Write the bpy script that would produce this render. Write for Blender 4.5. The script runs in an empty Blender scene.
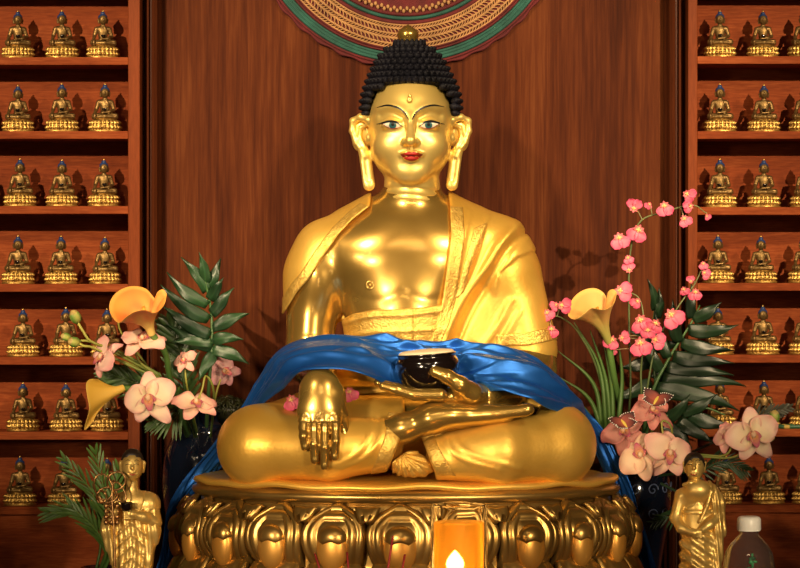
import bpy, math, random
import numpy as np
from mathutils import Vector, Matrix, Euler
PI = math.pi
rnd = random.Random(7)
COL = bpy.context.scene.collection
S = 0.002          # metres per unit; one unit spans one pixel at the statue's plane
CAMY = -2500.0     # camera distance in units
CZ = 1.4           # camera height in metres
ALT = -330.0       # altar top in units

def p(px, py, y=0.0):
    f = (y - CAMY) / -CAMY
    return np.array([(px - 400) * f, y, (284 - py) * f])
def w(v):
    v = np.asarray(v, float)
    return v * S + np.array([0, 0, CZ])

# ---------------------------------------------------------------- meshes
def raw_mesh(name, V, F, mat=None, smooth=True, col=None, mats=None, fm=None):
    """V (n,3) metres; F list of tuples or (m,k) array."""
    me = bpy.data.meshes.new(name)
    V = np.asarray(V, np.float32)
    if isinstance(F, np.ndarray):
        m, k = F.shape
        me.vertices.add(len(V)); me.vertices.foreach_set('co', V.ravel())
        me.loops.add(m * k); me.loops.foreach_set('vertex_index', F.astype(np.int32).ravel())
        me.polygons.add(m)
        me.polygons.foreach_set('loop_start', np.arange(0, m * k, k, dtype=np.int32))
        me.update(calc_edges=True); me.validate()
    else:
        me.from_pydata([tuple(v) for v in V], [], [tuple(int(i) for i in f) for f in F])
        me.update()
    if smooth:
        me.polygons.foreach_set('use_smooth', np.ones(len(me.polygons), bool))
    if mats:
        for q in mats: me.materials.append(q)
        if fm is not None and len(fm) == len(me.polygons): me.polygons.foreach_set('material_index', np.asarray(fm, np.int32))
    elif mat: me.materials.append(mat)
    if col is not None:
        a = me.color_attributes.new('Col', 'FLOAT_COLOR', 'POINT')
        c = np.ones((len(me.vertices), 4), np.float32); c[:, :3] = np.asarray(col, np.float32)[:len(me.vertices)]
        a.data.foreach_set('color', c.ravel())
    return me

def link(name, me, parent=None):
    o = bpy.data.objects.new(name, me); COL.objects.link(o)
    if parent is not None: o.parent = parent
    return o

def tag(o, label, cat, group=None):
    o['label'] = label; o['category'] = cat
    if group: o['group'] = group
    return o
def thing(name, label, cat, base, group=None):
    """base in units"""
    o = bpy.data.objects.new(name, None); COL.objects.link(o)
    o.empty_display_size = .02
    o.location = w(base)
    tag(o, label, cat, group)
    return o
def root_of(o):
    q = np.zeros(3)
    while o is not None:
        q += np.array(o.location); o = o.parent
    return q
def mk(name, V, F, mat, parent=None, smooth=True, col=None, mats=None, fm=None):
    """V in units (world); makes ONE object under parent"""
    Vw = w(V)
    if parent is not None:
        loc = np.zeros(3); me_loc = root_of(parent)
    else:
        V_ = Vw; me_loc = np.array([(V_[:, 0].min() + V_[:, 0].max()) / 2, (V_[:, 1].min() + V_[:, 1].max()) / 2, V_[:, 2].min()])
    me = raw_mesh(name, Vw - me_loc, F, mat, smooth, col, mats, fm)
    o = link(name, me, parent)
    if parent is None: o.location = me_loc
    return o
def struct(o):
    o['kind'] = 'structure'; return o

class MB:
    """collects pieces into one mesh"""
    def __init__(s): s.V = []; s.F = []; s.C = []; s.n = 0
    def add(s, V, F, c=(1, 1, 1)):
        V = np.asarray(V, float)
        c = np.asarray(c, float)
        if c.ndim == 1: c = np.tile(c, (len(V), 1))
        s.V.append(V); s.C.append(c)
        s.F += [tuple(int(i) + s.n for i in f) for f in F]
        s.n += len(V); return s
    def build(s, name, mat, parent=None, smooth=True, colored=False):
        V = np.concatenate(s.V)
        return mk(name, V, s.F, mat, parent, smooth, np.concatenate(s.C) if colored else None)

def box(c, d):
    c = np.asarray(c, float); h = np.asarray(d, float) / 2
    V = np.array([[x, y, z] for x in (-1, 1) for y in (-1, 1) for z in (-1, 1)]) * h + c
    F = [(0, 1, 3, 2), (4, 6, 7, 5), (0, 4, 5, 1), (2, 3, 7, 6), (0, 2, 6, 4), (1, 5, 7, 3)]
    return V, F
def boxlo(lo, hi):
    lo = np.asarray(lo, float); hi = np.asarray(hi, float)
    return box((lo + hi) / 2, hi - lo)
def bevel_box(name, lo, hi, mat, parent=None, r=1.0):
    V, F = boxlo(lo, hi)
    o = mk(name, V, F, mat, parent, smooth=False)
    m = o.modifiers.new('b', 'BEVEL'); m.width = r * S; m.segments = 2
    return o
def grid_faces(nu, nv, cu=False, cv=False):
    F = []
    for i in range(nu if cu else nu - 1):
        for j in range(nv if cv else nv - 1):
            a = i * nv + j; b = ((i + 1) % nu) * nv + j
            c = ((i + 1) % nu) * nv + (j + 1) % nv; d = i * nv + (j + 1) % nv
            F.append((a, b, c, d))
    return F
def catmull(P, n):
    """resample polyline of k-dim stations with centripetal-ish catmull-rom to n points"""
    P = np.asarray(P, float); k = len(P)
    if k == 2: 
        t = np.linspace(0, 1, n)[:, None]; return P[0] * (1 - t) + P[1] * t
    Q = np.vstack([2 * P[0] - P[1], P, 2 * P[-1] - P[-2]])
    t = np.linspace(0, k - 1, n); i = np.minimum(t.astype(int), k - 2); f = (t - i)[:, None]
    a, b, c, d = Q[i], Q[i + 1], Q[i + 2], Q[i + 3]
    return .5 * ((2 * b) + (-a + c) * f + (2 * a - 5 * b + 4 * c - d) * f ** 2 + (-a + 3 * b - 3 * c + d) * f ** 3)
def tube(pts, r, n=8, res=None, cap=True, flat=1.0):
    P = catmull(pts, res) if res else np.asarray(pts, float)
    m = len(P); r = np.asarray(r, float)
    R = np.interp(np.linspace(0, 1, m), np.linspace(0, 1, len(r)), r) if r.ndim else np.full(m, float(r))
    T = np.gradient(P, axis=0); T /= np.linalg.norm(T, axis=1)[:, None] + 1e-9
    up = np.array([0, 1, 0.]) if abs(T[0][1]) < .9 else np.array([1., 0, 0])
    a = np.cross(T[0], up); a /= np.linalg.norm(a)
    V = []
    for i in range(m):
        a = a - T[i] * a.dot(T[i]); a /= np.linalg.norm(a) + 1e-9
        b = np.cross(T[i], a)
        for k in range(n):
            th = 2 * PI * k / n
            V.append(P[i] + R[i] * (math.cos(th) * a * 1.0 + math.sin(th) * b * flat))
    F = grid_faces(m, n, cv=True)
    if cap:
        F.append(tuple(range(n - 1, -1, -1))); F.append(tuple(range((m - 1) * n, m * n)))
    return np.array(V), [f for f in F]
def lathe(prof, n=48, c=(0, 0, 0), sy=1.0, closed=False):
    """prof: list of (r,z)"""
    V = []; c = np.asarray(c, float)
    for k in range(n):
        a = 2 * PI * k / n
        for r, z in prof: V.append((r * math.cos(a), r * math.sin(a) * sy, z))
    F = [tuple(f) for f in grid_faces(n, len(prof), cu=True, cv=closed)]
    if not closed:
        if prof[0][0] > 1e-6: F.append(tuple((n - 1 - k) * len(prof) for k in range(n)))
        if prof[-1][0] > 1e-6: F.append(tuple(k * len(prof) + len(prof) - 1 for k in range(n)))
    return np.array(V) + c, F
def ellipsoid(c, r, nu=16, nv=10, R=None):
    V = []; c = np.asarray(c, float); r = np.asarray(r, float)
    for i in range(nu):
        for j in range(nv + 1):
            a = 2 * PI * i / nu; b = PI * j / nv
            v = np.array([math.sin(b) * math.cos(a), math.sin(b) * math.sin(a), -math.cos(b)]) * r
            V.append(v if R is None else R @ v)
    return np.array(V) + c, grid_faces(nu, nv + 1, cu=True)
def rot(axis, deg):
    return np.array(Matrix.Rotation(math.radians(deg), 3, axis))
def frame_from(n, roll=0.0, up=(0, 0, 1)):
    """columns: x right, y = up-ish in plane, z = normal n"""
    n = np.asarray(n, float); n /= np.linalg.norm(n)
    u = np.asarray(up, float)
    x = np.cross(u, n)
    if np.linalg.norm(x) < 1e-4: x = np.array([1., 0, 0])
    x /= np.linalg.norm(x); yv = np.cross(n, x)
    c, s = math.cos(math.radians(roll)), math.sin(math.radians(roll))
    return np.stack([c * x + s * yv, -s * x + c * yv, n], 1)

# ---------------------------------------------------------------- signed distances
def ell(P, c, r, R=None):
    q = P - np.asarray(c, np.float32)
    if R is not None: q = q @ np.asarray(R, np.float32)
    r = np.asarray(r, np.float32)
    k0 = np.sqrt(((q / r) ** 2).sum(1)) + 1e-6
    k1 = np.sqrt(((q / (r * r)) ** 2).sum(1)) + 1e-6
    return k0 * (k0 - 1) / k1
def rc(P, a, b, ra, rb, sc=None):
    a = np.asarray(a, np.float32); b = np.asarray(b, np.float32)
    k = 1.0
    if sc is not None:
        sc = np.asarray(sc, np.float32); P = P / sc; a = a / sc; b = b / sc; k = float(sc.min())
    ab = b - a; d = P - a
    t = np.clip((d @ ab) / max(float(ab @ ab), 1e-6), 0, 1)
    return (np.sqrt(((d - t[:, None] * ab) ** 2).sum(1)) - (ra + (rb - ra) * t)) * k
def chain(P, pts, k=3.0):
    """pts: list of (pos, r)"""
    d = None
    for (a, ra), (b, rb) in zip(pts[:-1], pts[1:]):
        e = rc(P, a, b, ra, rb); d = e if d is None else smin(d, e, k)
    return d
def smin(a, b, k):
    h = np.clip(k - np.abs(a - b), 0, None) / k
    return np.minimum(a, b) - h * h * k * .25
def smax(a, b, k): return -smin(-a, -b, k)
def poly2(P, pts, persp=True):
    """signed distance (neg inside) to a pixel polygon pushed through the depth"""
    x = P[:, 0]; z = P[:, 2]
    Q = np.array([((a - 400), (284 - b)) for a, b in pts], np.float32)
    if persp:
        f = (P[:, 1] - CAMY) / -CAMY; x = x / f; z = z / f
    d = np.full(len(x), 1e9, np.float32); s = np.ones(len(x), np.float32); n = len(Q)
    for i in range(n):
        a = Q[i]; b = Q[i - 1]
        e = b - a; wx = x - a[0]; wz = z - a[1]
        t = np.clip((wx * e[0] + wz * e[1]) / max(float(e @ e), 1e-6), 0, 1)
        d = np.minimum(d, (wx - e[0] * t) ** 2 + (wz - e[1] * t) ** 2)
        c1 = z >= a[1]; c2 = z < b[1]; c3 = e[0] * wz > e[1] * wx
        s = np.where((c1 & c2 & c3) | (~c1 & ~c2 & ~c3), -s, s)
    return s * np.sqrt(d)
def line2(P, pts, n=24):
    """distance to a smooth pixel polyline in the x-z plane"""
    f = (P[:, 1] - CAMY) / -CAMY; x = P[:, 0] / f; z = P[:, 2] / f
    C = catmull([(a - 400, 284 - b) for a, b in pts], n).astype(np.float32)
    d = np.full(len(x), 1e9, np.float32)
    for a, b in zip(C[:-1], C[1:]):
        e = b - a; wx = x - a[0]; wz = z - a[1]
        t = np.clip((wx * e[0] + wz * e[1]) / max(float(e @ e), 1e-6), 0, 1)
        d = np.minimum(d, (wx - e[0] * t) ** 2 + (wz - e[1] * t) ** 2)
    return np.sqrt(d)
def ridge(d, wd, amp): return amp * np.exp(-(d / wd) ** 2)

def surf(f, lo, hi, h):
    """surface nets: numpy isosurface of f(P)=0"""
    lo = np.asarray(lo, float); hi = np.asarray(hi, float)
    n = np.ceil((hi - lo) / h).astype(int) + 1
    xs = [(lo[i] + h * np.arange(n[i])).astype(np.float32) for i in range(3)]
    D = np.empty(n, np.float32)
    step = max(1, int(400000 / (n[1] * n[2])))
    for i in range(0, n[0], step):
        X, Y, Z = np.meshgrid(xs[0][i:i + step], xs[1], xs[2], indexing='ij')
        D[i:i + step] = f(np.stack([X.ravel(), Y.ravel(), Z.ravel()], 1)).reshape(X.shape)
    D[0] = np.maximum(D[0], .1); D[-1] = np.maximum(D[-1], .1)
    D[:, 0] = np.maximum(D[:, 0], .1); D[:, -1] = np.maximum(D[:, -1], .1)
    D[:, :, 0] = np.maximum(D[:, :, 0], .1); D[:, :, -1] = np.maximum(D[:, :, -1], .1)
    ins = D < 0
    shp = n - 1
    acc = np.zeros((*shp, 3), np.float32); cnt = np.zeros(shp, np.float32)
    edges = []
    for ax in range(3):
        sl0 = [slice(None)] * 3; sl1 = [slice(None)] * 3
        sl0[ax] = slice(0, -1); sl1[ax] = slice(1, None)
        A, B = D[tuple(sl0)], D[tuple(sl1)]
        cr = ins[tuple(sl0)] != ins[tuple(sl1)]
        idx = np.argwhere(cr)
        a = A[cr]; b = B[cr]
        t = a / (a - b)
        pos = idx.astype(np.float32).copy(); pos[:, ax] += t
        o = [q for q in range(3) if q != ax]
        edges.append((ax, idx, a < 0))
        for d0 in (0, -1):
            for d1 in (0, -1):
                c = idx.copy(); c[:, o[0]] += d0; c[:, o[1]] += d1
                ok = ((c >= 0) & (c < shp)).all(1)
                np.add.at(acc, tuple(c[ok].T), pos[ok]); np.add.at(cnt, tuple(c[ok].T), 1)
    used = cnt > 0
    ids = -np.ones(shp, np.int64); ids[used] = np.arange(used.sum())
    V = acc[used] / cnt[used][:, None] * h + lo
    F = []
    for ax, idx, neg in edges:
        o = [q for q in range(3) if q != ax]
        ok = (idx[:, o[0]] > 0) & (idx[:, o[1]] > 0) & (idx[:, o[0]] < shp[o[0]]) & (idx[:, o[1]] < shp[o[1]])
        idx = idx[ok]; neg = neg[ok]
        q = []
        for d0, d1 in ((0, 0), (-1, 0), (-1, -1), (0, -1)):
            c = idx.copy(); c[:, o[0]] += d0; c[:, o[1]] += d1
            q.append(ids[tuple(c.T)])
        q = np.stack(q, 1)
        flip = neg if ax != 1 else ~neg
        q[~flip] = q[~flip][:, ::-1]
        F.append(q)
    F = np.concatenate(F)
    # one Newton step on to the surface
    for _ in range(1):
        P = V.astype(np.float32); e = h * .4
        d0 = f(P)
        g = np.stack([f(P + np.array([e if i == k else 0 for i in range(3)], np.float32)) - d0 for k in range(3)], 1) / e
        gg = (g ** 2).sum(1) + 1e-3
        V = V - np.clip((d0 / gg)[:, None] * g, -h * .5, h * .5)
    return V, F
def join(parts):
    """[(V,F,matindex)] quads"""
    V = np.concatenate([a[0] for a in parts]); o = 0; F = []; M = []
    for a in parts:
        F.append(np.asarray(a[1]) + o); M.append(np.full(len(a[1]), a[2])); o += len(a[0])
    return V, np.concatenate(F), np.concatenate(M)
def project(f, px, py, y0=-120.0, off=0.4, steps=60):
    """march from the camera side along y on to surface f; px,py pixels at depth found"""
    px = np.atleast_1d(np.asarray(px, float)); py = np.atleast_1d(np.asarray(py, float))
    y = np.full(len(px), y0)
    for _ in range(steps):
        P = np.stack([(px - 400) * (y - CAMY) / -CAMY, y, (284 - py) * (y - CAMY) / -CAMY], 1).astype(np.float32)
        y = y + np.clip(f(P), -20, 20) * .85
    y -= off
    return np.stack([(px - 400) * (y - CAMY) / -CAMY, y, (284 - py) * (y - CAMY) / -CAMY], 1)
# ---------------------------------------------------------------- materials
def new_mat(name):
    m = bpy.data.materials.new(name); m.use_nodes = True
    nt = m.node_tree; b = nt.nodes['Principled BSDF']
    return m, nt, b
def nd(nt, t, **kw):
    n = nt.nodes.new(t)
    for k, v in kw.items():
        if k in n.inputs.keys() if hasattr(n.inputs, 'keys') else False: n.inputs[k].default_value = v
        else: setattr(n, k, v)
    return n
def ramp(nt, fac, stops):
    r = nt.nodes.new('ShaderNodeValToRGB'); nt.links.new(fac, r.inputs[0])
    e = r.color_ramp.elements
    while len(e) < len(stops): e.new(.5)
    for q, (a, c) in zip(e, stops): q.position = a; q.color = (*c, 1)
    return r.outputs[0]
def noise(nt, scale, detail=4, rough=.5, sc=(1, 1, 1), dist=0):
    tc = nt.nodes.new('ShaderNodeTexCoord'); mp = nt.nodes.new('ShaderNodeMapping')
    mp.inputs['Scale'].default_value = sc
    nt.links.new(tc.outputs['Object'], mp.inputs[0])
    n = nt.nodes.new('ShaderNodeTexNoise'); n.inputs['Scale'].default_value = scale
    n.inputs['Detail'].default_value = detail; n.inputs['Roughness'].default_value = rough
    n.inputs['Distortion'].default_value = dist
    nt.links.new(mp.outputs[0], n.inputs['Vector'])
    return n.outputs['Fac']
def bump(nt, b, h, strength, dist=.001):
    n = nt.nodes.new('ShaderNodeBump'); n.inputs['Strength'].default_value = strength
    n.inputs['Distance'].default_value = dist
    nt.links.new(h, n.inputs['Height']); nt.links.new(n.outputs[0], b.inputs['Normal']); return n
def gold(name, c1, c2, rough=.3, metal=.85, bscale=60, bs=.15, bdist=.001, nscale=8, coat=0, rvar=.08):
    m, nt, b = new_mat(name)
    f = noise(nt, nscale, 4)
    nt.links.new(ramp(nt, f, [(.35, c1), (.65, c2)]), b.inputs['Base Color'])
    b.inputs['Metallic'].default_value = metal
    mr = nt.nodes.new('ShaderNodeMapRange'); mr.inputs['To Min'].default_value = max(.03, rough - rvar); mr.inputs['To Max'].default_value = rough + rvar
    nt.links.new(f, mr.inputs[0]); nt.links.new(mr.outputs[0], b.inputs['Roughness'])
    b.inputs['Coat Weight'].default_value = coat; b.inputs['Coat Roughness'].default_value = .15
    if bs: bump(nt, b, noise(nt, bscale, 3), bs, bdist)
    return m
def plain(name, c, rough=.5, metal=0, bs=0, bscale=200, coat=0, var=.0, sheen=0, bdist=.0005, spec=.5):
    m, nt, b = new_mat(name)
    b.inputs['Roughness'].default_value = rough; b.inputs['Metallic'].default_value = metal
    b.inputs['Coat Weight'].default_value = coat; b.inputs['Sheen Weight'].default_value = sheen
    b.inputs['Specular IOR Level'].default_value = spec
    f = noise(nt, 25, 3)
    k = 1 - var; c2 = tuple(min(1, x * (1 + var)) for x in c)
    nt.links.new(ramp(nt, f, [(.3, tuple(x * k for x in c)), (.7, c2)]), b.inputs['Base Color'])
    if bs: bump(nt, b, noise(nt, bscale, 3), bs, bdist)
    return m
def vcol(name, rough=.5, sss=0, bs=.1, bscale=300, trans=0, sheen=0):
    m, nt, b = new_mat(name)
    a = nt.nodes.new('ShaderNodeVertexColor'); a.layer_name = 'Col'
    nt.links.new(a.outputs[0], b.inputs['Base Color'])
    b.inputs['Roughness'].default_value = rough; b.inputs['Sheen Weight'].default_value = sheen
    if sss:
        b.inputs['Subsurface Weight'].default_value = sss; b.inputs['Subsurface Radius'].default_value = (.01, .004, .003)
    if bs: bump(nt, b, noise(nt, bscale, 2), bs, .0005)
    return m
def wood(name, stops, axis='z', scale=7, rough=.38, coat=.25, stretch=.045, bs=.12, spec=.05):
    m, nt, b = new_mat(name)
    sc = {'z': (1, 1, stretch), 'x': (stretch, 1, 1)}[axis]
    f1 = noise(nt, scale, 6, .62, sc, 1.2)
    f2 = noise(nt, scale * 22, 3, .6, tuple(s if s < 1 else 1 for s in sc), .2)
    mx = nt.nodes.new('ShaderNodeMix'); mx.data_type = 'FLOAT'; mx.inputs[0].default_value = .42
    nt.links.new(f1, mx.inputs[2]); nt.links.new(f2, mx.inputs[3])
    nt.links.new(ramp(nt, mx.outputs[0], stops), b.inputs['Base Color'])
    b.inputs['Roughness'].default_value = rough; b.inputs['Coat Weight'].default_value = coat; b.inputs['Coat Roughness'].default_value = .25
    b.inputs['Specular IOR Level'].default_value = spec
    bump(nt, b, f2, bs, .0006)
    return m

M = {}
M['skin'] = gold('polished_gold', (.44, .27, .06), (.54, .35, .085), .25, .80, 30, .05, nscale=6, coat=.35)
M['face'] = gold('painted_gold', (.93, .66, .17), (.97, .72, .22), .36, .62, 60, .05)
M['robe'] = gold('satin_gold', (.80, .455, .07), (.89, .55, .11), .40, .6, 150, .30, .0012)
M['border'] = gold('embroidered_gold', (.70, .42, .08), (.88, .58, .14), .38, .7, 260, .9, .0022, nscale=90)
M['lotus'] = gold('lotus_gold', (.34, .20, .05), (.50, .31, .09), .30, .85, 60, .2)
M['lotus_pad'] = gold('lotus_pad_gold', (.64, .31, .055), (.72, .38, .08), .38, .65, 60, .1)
M['bronze'] = gold('small_bronze', (.14, .08, .03), (.27, .17, .06), .45, .8, 500, .5, .0008, nscale=60)
M['bronze_base'] = gold('gilt_bronze', (.30, .17, .045), (.60, .38, .10), .40, .85, 500, .4, .0006, nscale=80)
M['monk'] = gold('monk_gold', (.72, .47, .13), (.88, .62, .20), .36, .6, 300, .3, .0008, nscale=40)
M['copper'] = gold('aged_copper_gold', (.40, .20, .08), (.55, .32, .12), .35, .9, 300, .3, .0008, nscale=60)
M['hair'] = plain('blue_black_hair', (.006, .006, .011), .6, 0, .3, 400, var=.4, spec=.2)
M['bluehair'] = plain('blue_painted_hair', (.01, .03, .12), .5, 0, .2, 500, var=.3)
M['darkhair'] = plain('dark_painted_hair', (.02, .012, .008), .5)
M['sclera'] = plain('eye_white', (.80, .72, .56), .4)
M['iris'] = plain('eye_teal', (.03, .12, .14), .3)
M['black'] = plain('black_paint', (.008, .008, .010), .35)
M['lips'] = plain('lip_red', (.42, .018, .012), .4)
M['lacquer'] = plain('black_lacquer', (.006, .004, .004), .12, coat=.6)
M['cream'] = plain('cream_fill', (.80, .66, .44), .8, bs=.6, bscale=500)
M['wood_back'] = wood('mahogany_panel', [(.30, (.018, .004, .0015)), (.45, (.046, .010, .003)), (.56, (.075, .018, .005)), (.74, (.135, .040, .011))], 'z', 6, .6, 0)
M['wood_trim'] = wood('mahogany_trim', [(.3, (.030, .007, .003)), (.7, (.10, .026, .009))], 'z', 10)
M['wood_case'] = wood('case_wood', [(.3, (.10, .018, .006)), (.5, (.20, .042, .012)), (.72, (.34, .090, .027))], 'x', 14, .6, 0, .1)
M['wood_side'] = wood('case_side_wood', [(.3, (.09, .018, .005)), (.7, (.22, .050, .014))], 'z', 14, .5, .06, .1)
M['blue'] = None
m, nt, b = new_mat('blue_satin')
f = noise(nt, 10, 4)
nt.links.new(ramp(nt, f, [(.3, (.010, .095, .43)), (.7, (.022, .15, .58))]), b.inputs['Base Color'])
b.inputs['Roughness'].default_value = .40; b.inputs['Metallic'].default_value = .65
b.inputs['Specular IOR Level'].default_value = .4
# woven damask pattern: swirls of a glossier thread
v = nt.nodes.new('ShaderNodeTexWave'); v.wave_type = 'RINGS'; v.inputs['Scale'].default_value = 14; v.inputs['Distortion'].default_value = 9; v.inputs['Detail'].default_value = 2
tc = nt.nodes.new('ShaderNodeTexCoord'); nt.links.new(tc.outputs['Object'], v.inputs['Vector'])
bump(nt, b, v.outputs['Fac'], .10, .0008)
M['blue'] = m
M['maroon'] = plain('maroon_yarn', (.085, .006, .008), .85, bs=.8, bscale=700, var=.35, bdist=.0015)
M['teal'] = plain('teal_yarn', (.012, .075, .06), .85, bs=.8, bscale=700, var=.35, bdist=.0015)
M['tan'] = plain('tan_yarn', (.34, .18, .07), .8, bs=.6, bscale=700, var=.25, bdist=.001)
M['petal'] = vcol('silk_petal', .6, .12, .15)
M['leaf'] = vcol('leaf_green', .38, 0, .3, 120)
M['stem'] = vcol('stem_green', .45, 0, .1)
M['moss'] = plain('moss', (.020, .028, .008), .9, bs=.5)
M['vase'] = plain('dark_blue_glaze', (.004, .008, .02), .10, coat=.7)
M['stick'] = plain('incense_red', (.25, .012, .012), .7)
M['ash'] = plain('ash', (.35, .32, .28), .95, bs=1)
M['cap'] = plain('white_cap', (.95, .94, .90), .35)
M['labelgreen'] = plain('green_print', (.02, .22, .07), .4)
M['cloth'] = plain('altar_cloth', (.12, .02, .012), .85)
M['plaster'] = plain('warm_plaster', (.26, .15, .075), .9, var=.05)
M['floor'] = wood('floor_boards', [(.3, (.10, .04, .015)), (.7, (.22, .10, .04))], 'x', 5, .4, .2)
M['bwpaint'] = plain('blue_white_paint', (.09, .12, .22), .3)
M['wing'] = plain('butterfly_wing', (.02, .012, .012), .5)
M['pearl'] = plain('pearl_white', (.85, .82, .75), .3)
m, nt, b = new_mat('clear_glass'); b.inputs['Transmission Weight'].default_value = 1; b.inputs['Roughness'].default_value = .02; b.inputs['IOR'].default_value = 1.07; M['glass'] = m
b.inputs['Base Color'].default_value = (1, .97, .93, 1)
m, nt, b = new_mat('clear_bottle_water'); b.inputs['Transmission Weight'].default_value = .97; b.inputs['Roughness'].default_value = .03; b.inputs['IOR'].default_value = 1.45; M['bottle'] = m
m, nt, b = new_mat('amber_wax'); b.inputs['Base Color'].default_value = (.95, .45, .05, 1)
b.inputs['Roughness'].default_value = .22; b.inputs['IOR'].default_value = 1.15
b.inputs['Transmission Weight'].default_value = .8
b.inputs['Emission Color'].default_value = (1, .36, .02, 1); b.inputs['Emission Strength'].default_value = .22; M['wax'] = m  # even glow put into the wax, standing in for the flame's light through it
m, nt, b = new_mat('flame'); b.inputs['Base Color'].default_value = (0, 0, 0, 1)
b.inputs['Emission Color'].default_value = (1, .72, .30, 1); b.inputs['Emission Strength'].default_value = 30; M['flame'] = m
# ---------------------------------------------------------------- great seated statue
F32 = np.float32
def d_torso(P):
    d = ell(P, p(408, 262, 8), (70, 47, 70))
    d = smin(d, rc(P, p(343, 248, 6), p(476, 243, 6), 28.5, 29, (1, 1.05, 1)), 26)
    d = smin(d, rc(P, p(412, 196, 10), p(356, 230, 12), 17, 18), 16)
    d = smin(d, rc(P, p(412, 196, 10), p(466, 230, 12), 17, 18), 16)
    d = smin(d, ell(P, p(376, 268, -9), (38, 24, 30)), 24)
    d = smin(d, ell(P, p(436, 268, -9), (38, 24, 30)), 24)
    d = smin(d, ell(P, p(405, 325, 2), (59, 46, 56)), 24)
    d = smin(d, ell(P, p(405, 395, 12), (82, 58, 52)), 20)
    d = smin(d, rc(P, p(412, 214, 6), p(412, 170, 0), 29, 25.5), 9)
    return d
def d_armL(P):   # arm on the viewer's left
    d = ell(P, p(322, 270, 6), (29, 32, 46))
    d = smin(d, rc(P, p(314, 278, 4), p(309, 352, 0), 25.5, 23.5), 14)
    return d
def d_foreL(P):
    return chain(P, [(p(309, 362, -5), 23), (p(316, 371, -60), 19), (p(321, 376, -122), 13)], 6)
def d_armR(P):
    d = ell(P, p(501, 265, 6), (30, 33, 45))
    d = smin(d, rc(P, p(510, 278, 4), p(528, 350, 0), 29, 27.5), 14)
    return d
def d_foreR(P):
    return chain(P, [(p(530, 372, -5), 27), (p(505, 388, -60), 19), (p(486, 396, -112), 12)], 6)
def d_legs(P):
    d = rc(P, p(372, 412, 5), p(266, 447, -75), 42, 35)
    d = smin(d, ell(P, p(255, 446, -78), (33, 42, 34)), 14)
    d = smin(d, chain(P, [(p(261, 445, -92), 30), (p(330, 448, -118), 27), (p(385, 445, -126), 21)], 6), 12)
    e = rc(P, p(440, 410, 5), p(548, 446, -72), 42, 35)
    e = smin(e, ell(P, p(558, 445, -72), (32.5, 42, 35)), 14)
    e = smin(e, chain(P, [(p(552, 446, -90), 30), (p(500, 451, -118), 27), (p(440, 458, -128), 17)], 6), 12)
    d = smin(d, e, 10)
    d = smin(d, ell(P, p(405, 425, -20), (110, 70, 42)), 18)
    return d
def d_feet(P):
    d = chain(P, [(p(370, 440, -126), 16), (p(404, 428, -134), 13.5), (p(432, 420, -138), 13)], 6)
    d = smin(d, rc(P, p(430, 417, -132), p(505, 413, -130), 13.5, 9.5, (1, 1.5, 1)), 8)
    d = smin(d, ell(P, p(447, 414, -134), (20, 17, 11)), 8)
    for i, (x, yy, r) in enumerate(((524, -142, 6.2), (522, -133, 5.2), (519, -125, 4.8), (516, -118, 4.4), (512, -111, 4))):
        d = smin(d, rc(P, p(500, 413, yy * .9 - 12), p(x, 410.5, yy), r, r), 3)
        d = smin(d, ell(P, p(x + 3, 409.5, yy), (r * 1.15, r, r * .95)), 1.5)
    return d
def d_skin(P):
    d = d_torso(P)
    d = smin(d, d_armL(P), 10); d = smin(d, d_armR(P), 12)
    d = smin(d, d_foreL(P), 10); d = smin(d, d_foreR(P), 10)
    # collar line, breast line, navel fold
    front = P[:, 1] < 0
    g = ridge(line2(P, [(352, 296), (378, 301), (404, 292)]), 4, .5) + ridge(line2(P, [(404, 292), (425, 300), (445, 298)]), 4, .5)
    return d + g * front
def d_body(P):
    d = d_skin(P)
    d = smin(d, d_legs(P) + 3.0, 6)
    return smin(d, d_feet(P), 3)
# robe over the shoulders and sleeve
RA = [(373, 180), (370, 206), (352, 220), (338, 235), (330, 247), (321, 259), (308, 280), (297, 292), (288, 307), (281, 317), (255, 320), (250, 180)]
RB = [(446, 180), (450, 206), (451, 236), (447, 266), (443, 296), (438, 322), (428, 350), (424, 380), (640, 380), (640, 180)]
def folds_up(P):
    f = ridge(line2(P, [(516, 226), (501, 243), (487, 266), (465, 300), (447, 338), (442, 352)]), 5, 5.0)
    f = f - ridge(line2(P, [(524, 234), (508, 250), (495, 272), (474, 306), (458, 340)]), 3.4, 2.6)
    f = f + ridge(line2(P, [(488, 216), (474, 250), (462, 290), (446, 330)]), 3.2, 1.6)
    f = f + ridge(line2(P, [(512, 300), (500, 322), (482, 348)]), 4, 1.8)
    f = f + ridge(line2(P, [(520, 312), (508, 332), (496, 352)]), 4, 1.6)
    f = f + ridge(line2(P, [(470, 212), (462, 250), (455, 290), (440, 332)]), 2.0, .8)
    return f
OVER = [(384, 180), (640, 180), (640, 250), (537, 250), (517, 258), (500, 273), (496, 300), (494, 330), (490, 380), (384, 380)]
def d_torsoarms(P):
    d = d_torso(P); d = smin(d, d_armL(P), 10); return smin(d, d_armR(P), 12)
def d_robe_up(P):
    t = d_torsoarms(P)
    a = smax(t - 4.2, poly2(P, RA), 2.5)
    fo = folds_up(P)
    b = np.maximum(t - 2.6, poly2(P, RB))
    cuff = (284 - 344) ; 
    b = smax(b, -(P[:, 2] + 60.5), 2)             # sleeve ends above the elbow
    b2 = smax(t - 4.6 - fo, smax(poly2(P, RB), poly2(P, OVER), 2), 2.5)
    b = np.minimum(b, b2)
    back = smax(t - 3.6, smax(12 - P[:, 1], P[:, 2] - 76, 3), 3)
    # cloth hanging between the body and the sleeve
    hang = ell(P, p(482, 330, 6), (34, 30, 74))
    hang = smax(smin(hang, t - 2, 18) - fo, smax(poly2(P, RB), 455 - 400 - P[:, 0], 2), 2)
    return np.minimum(np.minimum(np.minimum(a, b), back), hang)
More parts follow.
